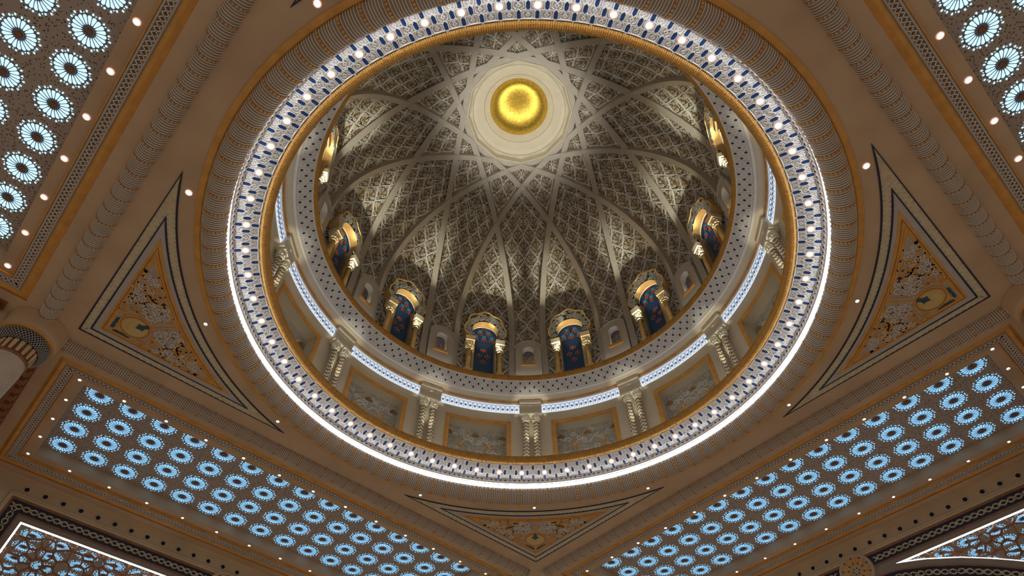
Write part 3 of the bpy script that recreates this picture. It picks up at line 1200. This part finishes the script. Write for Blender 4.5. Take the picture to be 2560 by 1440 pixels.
ONES = ['', 'first', 'second', 'third', 'fourth', 'fifth', 'sixth', 'seventh', 'eighth', 'ninth', 'tenth', 'eleventh', 'twelfth', 'thirteenth', 'fourteenth', 'fifteenth', 'sixteenth', 'seventeenth', 'eighteenth', 'nineteenth']
TENS = {20: ('twentieth', 'twenty'), 30: ('thirtieth', 'thirty'), 40: ('fortieth', 'forty'), 50: ('fiftieth', 'fifty'), 60: ('sixtieth', 'sixty')}


def nth(n):
    if n < 20:
        return ONES[n]
    t = n // 10 * 10
    return TENS[t][0] if n == t else TENS[t][1] + '-' + ONES[n - t]


lamp_ring = MB()
lamp_ring.lathe([(0.034, 0.0), (0.050, 0.0), (0.050, 0.010), (0.042, 0.016), (0.032, 0.008)], 16)
lamp_lens = MB()
lamp_lens.lathe([(0.0, 0.016), (0.020, 0.015), (0.030, 0.012), (0.036, 0.004)], 14)
LR_ = lamp_ring.mesh('downlight', WHITE)
LL_ = lamp_lens.mesh('lens', LAMPW)
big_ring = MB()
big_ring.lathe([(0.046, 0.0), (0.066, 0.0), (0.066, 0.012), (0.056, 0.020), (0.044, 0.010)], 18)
big_lens = MB()
big_lens.lathe([(0.0, 0.020), (0.024, 0.018), (0.038, 0.014), (0.047, 0.005)], 16)
BR_ = big_ring.mesh('downlight', glow('lamp_halo', (1.0, 0.50, 0.37), 0.5, base=(0.7, 0.5, 0.4)))  # trim ring given a pink glow to imitate the lamp's halo
BL_ = big_lens.mesh('lens', LAMP)


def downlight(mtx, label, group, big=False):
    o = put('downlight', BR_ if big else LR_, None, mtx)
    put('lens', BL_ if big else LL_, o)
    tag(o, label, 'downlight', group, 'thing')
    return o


def rosettes(W, az, z, n0, detail):
    mp = side_map(az, z)
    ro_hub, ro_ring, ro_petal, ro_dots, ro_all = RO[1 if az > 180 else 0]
    near = []
    for i in range(-7, 8):
        for j in range(4):
            n = n0 + (j - 1.5) * PITCH_N
            near.append((i * PITCH_T, n))
    # those nearest the camera get single petals
    cx, cy = -0.09, -7.86
    near.sort(key=lambda p: (Vector(mp(p[0], p[1], 0)).xy - Vector((cx, cy))).length)
    for idx, (t, n) in enumerate(near):
        f = frame(mp, t, n, 0.004)
        r_ = put('rosette', ro_ring, W, f)
        put('hub', ro_hub, r_)
        tag(put('glass_dots', ro_dots, r_), kind='stuff')
        vis = detail and idx < 15
        if vis:
            for q in range(20):
                put('petal', ro_petal, r_, Matrix.Rotation(2 * math.pi * q / 20, 4, 'Z'))
        else:
            tag(put('petals', ro_all, r_), kind='stuff')


win_id = 0
for az, nm in SIDES.items():
    win_id += 1
    W = empty('window_%d' % win_id)
    tag(W, 'long coffered skylight of blue glass rosettes on the %s side' % nm, 'skylight', kind='structure')
    rect_sweep(az, [(0.70, 0.0), (0.70, 0.035), (0.66, 0.03), (0.60, -0.015), (0.515, 0.02)]).build('gilt_frame', OCHRE, W)
    rect_sweep(az, [(0.515, 0.02), (0.50, 0.0), (0.47, 0.03), (0.33, 0.055), (0.305, 0.03), (0.295, 0.06)]).build('lace_ground', RIBBASE, W)
    rect_sweep(az, [(0.295, 0.06), (0.285, 0.03), (0.262, 0.03), (0.26, 0.10)]).build('gilt_fillet', OCHRE, W)
    rect_sweep(az, [(0.26, 0.10), (0.0, 0.10), (0.0, 0.37)]).build('lamp_ledge', STONE, W)
    mp = side_map(az, 0.0)
    m = MB()
    lines = []
    for sn in (-1, 1):
        for base_z in (0,):
            npit = int(2 * (HT_ + 0.40) / 0.0985)
            lines.append([(True, sn, npit)])
    for sn in (-1, 1):
        n_mid = NC + sn * (HN + 0.405)
        T = HT_ + 0.40
        npit = int(round(2 * T / 0.0985))
        for ph in (0, 1):
            pts_ = [(-T + 2 * T * i / npit, n_mid + (0.058 if (i + ph) % 2 else -0.058)) for i in range(npit + 1)]
            m.ribbon(mp, pts_, 0.013, 0.030, base=-0.055)
        Tn = HN + 0.40
        npit = int(round(2 * Tn / 0.0985))
        for ph in (0, 1):
            pts_ = [(sn * (HT_ + 0.405) + (0.058 if (i + ph) % 2 else -0.058), NC - Tn + 2 * Tn * i / npit) for i in range(npit + 1)]
            m.ribbon(mp, pts_, 0.013, 0.030, base=-0.055)
    tag(m.build('diamond_lace', RIBLINE, W), kind='stuff')
    m = MB()
    T = HT_ + 0.40
    nn_ = int(round(2 * T / 0.0985))
    for sn in (-1, 1):
        for i in range(nn_):
            x, y = -T + 2 * T * i / nn_, NC + sn * (HN + 0.405)
            m.poly(mp, [(x - 0.026, y), (x, y - 0.034), (x + 0.026, y), (x, y + 0.034)], 0.012, -0.048)
        Tn = HN + 0.40
        n2_ = int(round(2 * Tn / 0.0985))
        for i in range(n2_):
            x, y = sn * (HT_ + 0.405), NC - Tn + 2 * Tn * i / n2_
            m.poly(mp, [(x - 0.034, y), (x, y - 0.026), (x + 0.034, y), (x, y + 0.026)], 0.012, -0.048)
    tag(m.build('dark_diamonds', DKBROWN, W), kind='stuff')
    m = MB()
    for o_, zz_ in ((0.485, 0.03), (0.318, 0.05)):
        rows = []
        loop = [(-HT_ - o_, NC - HN - o_), (HT_ + o_, NC - HN - o_), (HT_ + o_, NC + HN + o_), (-HT_ - o_, NC + HN + o_)]
        m.ribbon(mp, loop, 0.034, 0.026, closed=True, base=-zz_)
    m.build('pale_border', LAVEND, W)
    mpg = side_map(az, 0.37)
    m = MB()
    m.add([mpg(-HT_, NC - HN, 0), mpg(HT_, NC - HN, 0), mpg(HT_, NC + HN, 0), mpg(-HT_, NC + HN, 0)], [(0, 1, 2, 3)])
    m.build('pierced_grille', GRILLE, W)
    rosettes(W, az, 0.37, 10.155, True)
    mpl = side_map(az, 0.10)
    g = 'downlights along the %s skylight' % nm
    lab = 'small round downlight in the ledge of the %s skylight' % nm
    sgn_t = 1 if az > 180 else -1
    for i in range(-6, 7):
        k_ = i * sgn_t + 7
        for n, ln in ((8.365, 'dome-side'), (11.845, 'wall-side')):
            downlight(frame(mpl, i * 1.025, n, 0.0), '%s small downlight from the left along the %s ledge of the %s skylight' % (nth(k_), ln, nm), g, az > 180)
    for sg in (-1, 1):
        for j, n in enumerate((9.235, 10.105, 10.975)):
            downlight(frame(mpl, sg * 6.145, n, 0.0), '%s small downlight from the dome on the %s end ledge of the %s skylight' % (nth(j + 1), 'left' if sg * sgn_t < 0 else 'right', nm), g, az > 180)

# lamps in the mosaic ring and round the opening
for i in range(60):
    x = R(3 + 6 * i) * R1
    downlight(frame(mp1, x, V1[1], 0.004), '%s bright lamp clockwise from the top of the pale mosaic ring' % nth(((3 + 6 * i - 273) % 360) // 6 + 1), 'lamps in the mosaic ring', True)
TIPS = {0: ('right', 'upper', 'lower'), 1: ('bottom', 'right', 'left'), 2: ('left', 'lower', 'upper'), 3: ('top', 'left', 'right')}
for k in range(4):
    for d_ in (-26.57, 0.0, 26.57):
        a = 90 * k + d_
        c, s = math.cos(R(a)), math.sin(R(a))
        f = Matrix(((1, 0, 0, 6.795 * c), (0, -1, 0, 6.795 * s), (0, 0, -1, 0.0), (0, 0, 0, 1)))
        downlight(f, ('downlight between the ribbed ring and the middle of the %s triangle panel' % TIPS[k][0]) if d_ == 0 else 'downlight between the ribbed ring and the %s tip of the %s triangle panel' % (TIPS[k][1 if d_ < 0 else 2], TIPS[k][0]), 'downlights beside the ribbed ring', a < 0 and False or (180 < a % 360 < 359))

# ---------------------------------------------------------------- inlaid triangles in the corners of the ceiling


def tri_loop(c, r, n=28):
    q = math.sqrt(max(2 * r * r - c * c, 0))
    p1, q1 = (c + q) / 2, (c - q) / 2
    a = math.atan2(q1, p1)
    return [(c, 0.0), (p1, q1)] + [(r * math.cos(a - 2 * a * i / n), r * math.sin(a - 2 * a * i / n)) for i in range(1, n)] + [(p1, -q1)]


def tri_inside(p, q, c, r, mg=0.0):
    return p + abs(q) < c - mg * 1.41 and math.hypot(p, q) > r + mg


for az, nm in ((180, 'left'), (90, 'bottom'), (0, 'right'), (270, 'top')):
    T = empty('inlaid_triangle_panel', pl(8.0, az, 0))
    tag(T, 'triangular inlaid arabesque panel with gold border in the %s corner of the ceiling' % nm, 'panel', 'corner arabesque panels', 'thing')
    ca, sa = math.cos(R(az)), math.sin(R(az))
    mp = lambda p, q, h: (p * ca - q * sa - 8.0 * ca, p * sa + q * ca - 8.0 * sa, -h)
    Lo, Li, Lg, Lf = tri_loop(9.49, 6.965), tri_loop(9.235, 7.155), tri_loop(9.060, 7.255), tri_loop(8.905, 7.405)
    m = MB(); m.poly(mp, Lo, 0.006); m.build('tan_band', TAN, T)
    m = MB()
    for sg in (-1, 1):
        for dlt in (0.075, 0.13):
            pts_ = []
            for i in range(54):
                f = i / 53
                x0 = 9.36 - 2.70 * f
                y0 = sg * 2.70 * f
                off = (0.05 if i % 2 else -0.05) + (dlt - 0.10)
                pts_.append((x0 + off * 0.707 + 0.0, y0 + sg * off * 0.707))
            m.ribbon(mp, pts_, 0.016, 0.005, base=0.006)
    for dlt in (-0.025, 0.03):
        pts_ = []
        for i in range(101):
            a = R(-22.5 + 45 * i / 100)
            rr = 7.06 + dlt + (0.045 if i % 2 else -0.045)
            pts_.append((rr * math.cos(a), rr * math.sin(a)))
        m.ribbon(mp, pts_, 0.016, 0.005, base=0.006)
    m.build('zigzag_inlay', TANLINE, T)
    m = MB(); m.poly(mp, Li, 0.012); m.build('lavender_band', LAVEND, T)
    m = MB(); m.ribbon(mp, Lo, 0.034, 0.016, closed=True); m.build('navy_line', NAVY, T)
    m = MB(); m.ribbon(mp, Li, 0.034, 0.020, closed=True); m.build('navy_line', NAVY, T)
    m = MB(); m.poly(mp, Lg, 0.018); m.build('gold_frame', OCHRE, T)
    m = MB(); m.ribbon(mp, tri_loop(8.985, 7.325), 0.016, 0.022, closed=True); m.build('frame_line', BROWN, T)
    m = MB(); m.ribbon(mp, Lf, 0.045, 0.036, closed=True); m.build('gold_inner_frame', OCHRE, T)
    m = MB(); m.poly(mp, Lf, 0.022); fld = m.build('taupe_field', mat('taupe_field', (0.48, 0.395, 0.33), 0.6), T)
    # scrollwork, mirrored about the axis
    pale, gold = MB(), MB()
    rr = random.Random(11)
    done = []
    tries = 0
    while len(done) < 42 and tries < 4000:
        tries += 1
        p, q = rr.uniform(7.4, 8.9), rr.uniform(0.10, 1.9)
        rad = rr.uniform(0.055, 0.15)
        if not tri_inside(p, q, 8.905, 7.405, rad * 0.9):
            continue
        if math.hypot((p - 8.28), q) < 0.40 + rad * 0.6 or (p < 8.0 and q < 0.10 + rad):
            continue
        if any(math.hypot(p - a, q - b) < (rad + c) * 0.80 for a, b, c in done):
            continue
        done.append((p, q, rad))
    for i, (p, q, rad) in enumerate(done):
        a0 = rr.uniform(0, 6.28)
        dr = rr.choice((-1, 1))
        tgt = gold if (i % 4 == 3) else pale
        for sg in (-1, 1):
            pts_ = spiral(p, q, rad, a0, 1.35, dr, 14)
            tgt.ribbon(mp, [(x, sg * y) for x, y in pts_], 0.030 if rad > 0.09 else 0.024, 0.016, base=0.022)
            for lf in range(3):
                b = a0 - dr * lf * 1.9
                x0, y0 = p + rad * math.cos(b), q + rad * math.sin(b)
                lp = [(x0, y0), (x0 + 0.05 * math.cos(b + .5), y0 + 0.05 * math.sin(b + .5)), (x0 + 0.085 * math.cos(b), y0 + 0.085 * math.sin(b)), (x0 + 0.05 * math.cos(b - .5), y0 + 0.05 * math.sin(b - .5))]
                tgt.poly(mp, [(x, sg * y) for x, y in lp], 0.014, 0.022)
    tag(pale.build('pale_scrollwork', mat('pale_inlay', (0.66, 0.60, 0.54), 0.6), fld), kind='stuff')
    for sg in (-1, 1):
        gold.ribbon(mp, [(7.41, sg * 0.055), (7.98, sg * 0.055)], 0.030, 0.016, base=0.022)
        gold.ribbon(mp, [(7.45, sg * 0.45), (7.62, sg * 0.62), (7.70, sg * 0.95), (7.60, sg * 1.2)], 0.045, 0.016, base=0.022)
        gold.ribbon(mp, [(7.44, sg * 0.75), (7.60, sg * 0.70), (7.85, sg * 0.60), (7.98, sg * 0.66), (8.06, sg * 0.80)], 0.045, 0.016, base=0.022)
    tag(gold.build('gold_scrollwork', OCHRE, fld), kind='stuff')
    m = MB(); m.poly(mp, circle(28, 0.335, 8.285, 0), 0.020, 0.022); m.poly(mp, [(8.60, .10), (8.72, .03), (8.80, 0.0), (8.72, -.03), (8.60, -.10)], 0.018, 0.022)
    md = m.build('gold_medallion', OCHRE, T)
    m = MB(); m.poly(mp, [(8.285 + (0.255 + 0.018 * math.cos(16 * a)) * math.cos(a), (0.255 + 0.018 * math.cos(16 * a)) * math.sin(a)) for a in [2 * math.pi * i / 64 for i in range(64)]], 0.008, 0.042)
    m.build('scalloped_plate', mat('pale_gold_plate', (0.66, 0.47, 0.19), 0.5), md)
    m = MB(); m.ribbon(mp, circle(28, 0.29, 8.285, 0), 0.012, 0.006, closed=True, base=0.042); m.build('scallop_line', BROWN, md)
    m = MB()
    m.poly(mp, [(7.98, 0.04), (8.10, 0.05), (8.16, 0.10), (8.20, 0.05), (8.27, 0.0), (8.20, -0.05), (8.16, -0.10), (8.10, -0.05), (7.98, -0.04)], 0.010, 0.050)
    m.build('teal_leaf', TEAL, T)
    for sg in (-1, 1):
        m = MB(); m.poly(mp, [(8.76, sg * 0.02), (8.70, sg * 0.06), (8.66, sg * 0.12), (8.58, sg * 0.16), (8.50, sg * 0.27), (8.56, sg * 0.28), (8.64, sg * 0.20), (8.72, sg * 0.13), (8.80, sg * 0.05)], 0.010, 0.024); m.build('teal_leaf', TEAL, T)
        for cx, cy in ((7.47, 0.55), (7.97, 0.86), (7.50, 1.40)):
            m = MB(); m.poly(mp, [(cx - 0.05, sg * cy), (cx, sg * (cy - 0.06)), (cx + 0.05, sg * cy), (cx + 0.01, sg * (cy + 0.06))], 0.012, 0.024); m.build('navy_bud', NAVY, T)

# ---------------------------------------------------------------- far walls with vents, chain frieze and lattice
NW = 12.75
link = MB()
for ph in (0, 1):
    link.ribbon(flat, [(-0.185 + 0.037 * i, (0.058 if ph else -0.058) * math.cos(math.pi * i / 5) + (0.018 if i in (4, 5, 6) else 0) * 0) for i in range(11)], 0.030, 0.030)
link.ribbon(flat, circle(10, 0.034, 0.0925, 0), 0.020, 0.028, closed=True)
chain_me = link.mesh('chain_link', mat('ivory_gold_chain', (0.62, 0.50, 0.30), 0.5, var=0.2))
vent = MB()
vent.lathe([(0.058, -0.02), (0.058, 0.010), (0.080, 0.022), (0.092, 0.010), (0.095, 0.0)], 20)
vent_me = vent.mesh('vent', CREAM, True)
hole = MB()
hole.lathe([(0.0, 0.006), (0.059, 0.006)], 16)
hole_me = hole.mesh('hole', BLACK)


def arch_z(t):
    P = [(0.0, -0.92), (0.97, -0.99), (1.7, -1.18), (2.5, -1.48), (3.1, -1.77), (3.68, -2.09), (4.5, -2.70), (5.3, -3.50), (6.0, -4.4)]
    t = abs(t)
    for (a, za), (b, zb) in zip(P, P[1:]):
        if t <= b:
            return za + (zb - za) * (t - a) / (b - a)
    return P[-1][1]


from mathutils.geometry import delaunay_2d_cdt
seeds = []
for gi in range(5):
    for gj in range(4):
        cx, cz_ = 0.75 + gi * 1.25, -1.25 - gj * 1.05 + (0.52 if gi % 2 else 0)
        seeds.append((cx, cz_))
        for q in range(10):
            a = 2 * math.pi * q / 10 + 0.1
            seeds.append((cx + 0.27 * math.cos(a), cz_ + 0.27 * math.sin(a)))
            seeds.append((cx + 0.50 * math.cos(a + 0.314) + rnd.uniform(-.02, .02), cz_ + 0.50 * math.sin(a + 0.314) + rnd.uniform(-.02, .02)))
dv, de, dfc = delaunay_2d_cdt([Vector(p) for p in seeds], [], [], 0, 1e-4)[:3]


def circumcentre(a, b, c):
    d = 2 * (a.x * (b.y - c.y) + b.x * (c.y - a.y) + c.x * (a.y - b.y))
    if abs(d) < 1e-7:
        return None
    ux = (a.length_squared * (b.y - c.y) + b.length_squared * (c.y - a.y) + c.length_squared * (a.y - b.y)) / d
    uy = (a.length_squared * (c.x - b.x) + b.length_squared * (a.x - c.x) + c.length_squared * (b.x - a.x)) / d
    return (ux, uy)


by_edge = {}
for f in dfc:
    cc_ = circumcentre(*[dv[i] for i in f])
    if cc_:
        for i in range(3):
            by_edge.setdefault(tuple(sorted((f[i], f[(i + 1) % 3]))), []).append(cc_)
LATTICE = [tuple(v) for v in by_edge.values() if len(v) == 2 and 1e-3 < math.hypot(v[0][0] - v[1][0], v[0][1] - v[1][1]) < 1.2]
for az, nm in ((135, 'left'), (45, 'right')):
    Wl = empty('wall_%s' % nm)
    tag(Wl, 'beige far wall at the lower %s with round vents above a chain frieze' % nm, 'wall', kind='structure')
    mp = wall_map(az, NW)
    m = MB()
    m.box(mp, -7.78, 7.78, -0.42, 0.02, -0.2, 0.0)
    for sg in (-1, 1):
        x0, x1 = sorted((sg * 5.95, sg * 7.78))
        m.box(mp, x0, x1, -8.0, -0.42, -0.2, 0.0)
    m.box(mp, -7.78, 7.78, -0.02, 0.02, 0.0, 0.06)
    m.build('wall_face', WALLST, Wl)
    # mouldings framing the frieze
    frame_loop = lambda o_: [(-5.95 + o_, -8.0), (-5.95 + o_, -0.42 - o_), (5.95 - o_, -0.42 - o_), (5.95 - o_, -8.0)]
    m = MB()
    m.ribbon(mp, frame_loop(0.02), 0.035, 0.050)
    m.ribbon(mp, frame_loop(0.07), 0.050, 0.030)
    m.build('outer_moulding', WALLST, Wl)
    m = MB()
    m.ribbon(mp, frame_loop(0.125), 0.060, 0.045, base=-0.05)
    m.ribbon(mp, frame_loop(0.455), 0.040, 0.040, base=-0.05)
    m.build('brown_moulding', BROWN, Wl)
    m = MB()
    m.ribbon(mp, frame_loop(0.30), 0.30, 0.03, base=-0.06)
    m.build('navy_frieze', NAVY, Wl)
    m = MB()
    m.ribbon(mp, frame_loop(0.535), 0.13, 0.05, base=-0.08)
    m.build('taupe_border', RIBBASE, Wl)
    n_l = 31
    for i in range(n_l):
        t = (i - 15) * 0.3725
        if abs(t) < 0.62:
            continue
        put('chain_link', chain_me, Wl, frame(mp, t, -0.42 - 0.30, -0.028))
    for sg in (-1, 1):
        for j in range(8):
            put('chain_link', chain_me, Wl, frame(mp, sg * 5.65, -0.96 - j * 0.3725, -0.028, spin=math.pi / 2))
    for i in range(26):
        t = (i - 12.5) * 0.4535
        v_ = put('vent', vent_me, Wl, frame(mp, t, -0.265, 0.001))
        put('hole', hole_me, v_)
    # light line along the top of each spandrel, and lattice
    for sg in (-1, 1):
        m = MB()
        m.ribbon(mp, [(sg * 5.33, -3.6), (sg * 5.33, -1.03), (sg * 0.97, -1.03)], 0.050, 0.02, base=-0.06)
        m.ribbon(mp, [(sg * t, arch_z(t)) for t in [0.97 + 0.2 * q for q in range(22)]], 0.030, 0.02, base=-0.06)
        m.build('led_line', LEDW, Wl)
        # lattice of crossing bars
        m = MB()
        hm = wall_map(az, NW + 0.16)

        def keep(t, z):
            return 0.9 < t < 5.33 and z < -1.03 and z > arch_z(t) - 0.02 and z > -3.6
        for e0, e1 in LATTICE:
            seg = []
            for u in range(9):
                f = u / 8
                t, z = e0[0] + (e1[0] - e0[0]) * f, e0[1] + (e1[1] - e0[1]) * f
                if keep(t, z):
                    seg.append((sg * t, z))
                else:
                    if len(seg) > 1:
                        m.ribbon(hm, seg, 0.036, 0.05)
                    seg = []
            if len(seg) > 1:
                m.ribbon(hm, seg, 0.036, 0.05)
        tag(m.build('lattice_screen', BROWN, Wl), kind='stuff')
        # arch bands below the lattice
        ts = [0.0 + 0.25 * q for q in range(24)]
        m = MB()
        m.ribbon(mp, [(sg * t, arch_z(t) - 0.11) for t in ts], 0.17, 0.06, base=-0.08)
        m.build('arch_border', RIBBASE, Wl)
        m = MB()
        m.ribbon(mp, [(sg * t, arch_z(t) - 0.215) for t in ts], 0.035, 0.05, base=-0.05)
        m.ribbon(mp, [(sg * t, arch_z(t) - 0.55) for t in ts], 0.05, 0.05, base=-0.05)
        m.build('arch_moulding', BROWN, Wl)
        m = MB()
        m.ribbon(mp, [(sg * t, arch_z(t) - 0.38) for t in ts], 0.30, 0.03, base=-0.06)
        m.build('arch_navy_frieze', NAVY, Wl)
        t = 0.75
        while t < 5.2:
            sl = math.atan2(arch_z(t + .05) - arch_z(t - .05), 0.1) * sg
            put('chain_link', chain_me, Wl, frame(mp, sg * t, arch_z(t) - 0.38, -0.028, spin=-sl))
            t += 0.3725 * math.cos(sl)
    # round medallion over the arch
    md = MB()
    rz = -0.85
    fr = frame(mp, 0.0, rz, -0.02)
    md.lathe([(0.0, 0.05), (0.08, 0.06), (0.10, 0.05), (0.34, 0.06), (0.40, 0.05), (0.42, 0.075), (0.48, 0.075), (0.50, 0.0)], 36)
    med = md.build('medallion', STONE, Wl, mtx=fr)
    m = MB()
    for q in range(10):
        a = 2 * math.pi * q / 10
        m.poly(flat, [(0.17 * math.cos(a - .18), 0.17 * math.sin(a - .18)), (0.30 * math.cos(a - .27), 0.30 * math.sin(a - .27)), (0.385 * math.cos(a), 0.385 * math.sin(a)), (0.30 * math.cos(a + .27), 0.30 * math.sin(a + .27)), (0.17 * math.cos(a + .18), 0.17 * math.sin(a + .18))], 0.016, 0.058)
    m.build('gilt_petals', OCHRE, med)
    m = MB()
    for q in range(10):
        a = 2 * math.pi * (q + 0.5) / 10
        for rr in (0.22, 0.37):
            m.poly(flat, circle(6, 0.026, rr * math.cos(a), rr * math.sin(a)), 0.02, 0.056)
    for q in range(6):
        a = 2 * math.pi * q / 6
        m.poly(flat, circle(6, 0.022, 0.085 * math.cos(a), 0.085 * math.sin(a)), 0.02, 0.056)
    m.build('dark_studs', DKBROWN, med)

# skylights of the next bays, seen through the lattice
for az, nm in ((135, 'left'), (45, 'right')):
    win_id += 1
    W = empty('window_%d' % win_id)
    tag(W, 'further skylight of blue rosettes seen through the lattice at the lower %s' % nm, 'skylight', kind='structure')
    mpg = side_map(az, 0.37)
    m = MB()
    m.add([mpg(-6.4, 13.0, 0), mpg(6.4, 13.0, 0), mpg(6.4, 19.5, 0), mpg(-6.4, 19.5, 0)], [(0, 1, 2, 3)])
    m.build('pierced_grille', GRILLE, W)
    Fw = empty('wall_far_%s' % nm)
    tag(Fw, 'plain back wall of the next bay behind the lower %s lattice' % nm, 'wall', kind='structure')
    mpf = wall_map(az, 19.6)
    m = MB()
    m.box(mpf, -7.5, 7.5, -9.0, 0.40, -0.1, 0.0)
    m.build('wall_face', STONE, Fw)
    rosettes(W, az, 0.37, 14.9, False)
    rosettes(W, az, 0.37, 18.1, False)

# ---------------------------------------------------------------- corner columns and bay end walls
for az, nm in ((180, 'left'), (0, 'right')):
    T = empty('corner_column', pl(10.40, az, -10.5))
    tag(T, 'tall corner column with a dark latticed disc capital at the %s edge' % nm, 'column', 'corner columns', 'thing')
    zt = 10.5
    m = MB()
    m.lathe([(0.0, 0.0), (0.62, 0.0), (0.62, 0.3), (0.5, 0.4), (0.39, 0.5), (0.37, 9.3), (0.345, zt - 1.0)], 32)
    m.build('shaft', mat('pale_column_shaft', (0.62, 0.54, 0.44), 0.45), T, smooth=True)
    m = MB()
    m.lathe([(0.345, zt - 1.0), (0.375, zt - 0.985), (0.375, zt - 0.95), (0.34, zt - 0.93), (0.335, zt - 0.74), (0.36, zt - 0.64)], 32)
    bell = m.build('bell', BROWN, T, smooth=True)
    m = MB()
    for q in range(18):
        a = 2 * math.pi * q / 18
        fm = lambda x, y, h: (math.cos(a) * (0.342 + 0.01 * (y - (zt - 0.93)) / 0.27 + h) - math.sin(a) * x, math.sin(a) * (0.342 + 0.01 * (y - (zt - 0.93)) / 0.27 + h) + math.cos(a) * x, y)
        m.poly(fm, [(-0.028, zt - 0.92), (0.028, zt - 0.92), (0.040, zt - 0.66), (-0.040, zt - 0.66)], 0.022)
    m.build('flutes', mat('ivory_flute', (0.66, 0.50, 0.30), 0.5), bell)
    m = MB()
    TC, TR, TZ = 0.405, 0.125, zt - 0.54
    m.lathe([(0.30, zt - 0.66)] + [(TC + TR * math.cos(R(-95 + 12 * j)), TZ + TR * math.sin(R(-95 + 12 * j))) for j in range(12)], 48)
    disc = m.build('disc', BLACK, T, smooth=True)
    m = MB()
    cm = lambda x, y, h: ((TC + (TR + h) * math.cos(y)) * math.cos(x), (TC + (TR + h) * math.cos(y)) * math.sin(x), TZ + (TR + h) * math.sin(y))
    for q in range(52):
        a0 = 2 * math.pi * q / 52
        for sg in (-1, 1):
            m.ribbon(cm, [(a0 + sg * 0.45 * j / 8, R(-95 + 125 * j / 8)) for j in range(9)], 0.022, 0.006)
    tag(m.build('lattice', mat('silver_lattice', (0.50, 0.48, 0.46), 0.4), disc), kind='stuff')
    m = MB()
    m.lathe([(0.50, zt - 0.46), (0.545, zt - 0.45), (0.555, zt - 0.42), (0.53, zt - 0.40)], 48)
    m.build('gilt_rim', OCHRE, T, smooth=False)
    m = MB()
    m.lathe([(0.53, zt - 0.41), (0.56, zt - 0.38), (0.575, zt - 0.20), (0.61, zt - 0.005)], 48)
    m.build('neck', STONE, T, smooth=True)

for az, nm in SIDES.items():
    for sg in (-1, 1):
        # only end walls that can come into view
        if (az, sg) not in ((135, 1), (225, -1), (45, -1), (315, 1)):
            continue
        E = empty('wall_%s_%s' % (nm.replace(' ', '_'), 'end'))
        tag(E, 'brown end wall with carved brackets beside the %s skylight' % nm, 'wall', kind='structure')
        c, s = math.cos(R(az)), math.sin(R(az))
        mp = (lambda cc, ss, g: (lambda n, z, h: (n * cc - g * (7.25 - h) * ss, n * ss + g * (7.25 - h) * cc, z)))(c, s, sg)
        m = MB()
        m.box(mp, 8.10, 12.75, -8.0, -0.01, -0.15, 0.0)
        m.build('wall_face', STONE, E)
        m = MB()
        m.box(mp, 8.05, 12.75, -0.34, -0.22, 0.0, 0.12)
        m.box(mp, 8.05, 12.75, -0.04, -0.01, 0.0, 0.27)
        m.build('cornice', BROWN, E)
        bk = MB()
        bk.box(flat, -0.10, 0.10, -0.085, 0.085, 0.0, 0.22)
        bk.box(flat, -0.12, 0.12, -0.03, 0.03, 0.0, 0.25)
        bme = bk.mesh('bracket', mat('brown_bracket', (0.36, 0.165, 0.07), 0.5))
        for i in range(13):
            n = 8.25 + 0.34 * i
            put('bracket', bme, E, frame(mp, n, -0.125, 0.0))

# ---------------------------------------------------------------- to metres
S3 = Matrix.Scale(UNIT, 4)
for me in bpy.data.meshes:
    me.transform(S3)
for o in bpy.data.objects:
    o.location = o.location * UNIT
    if o.parent is None:
        o.location.z += LIFT
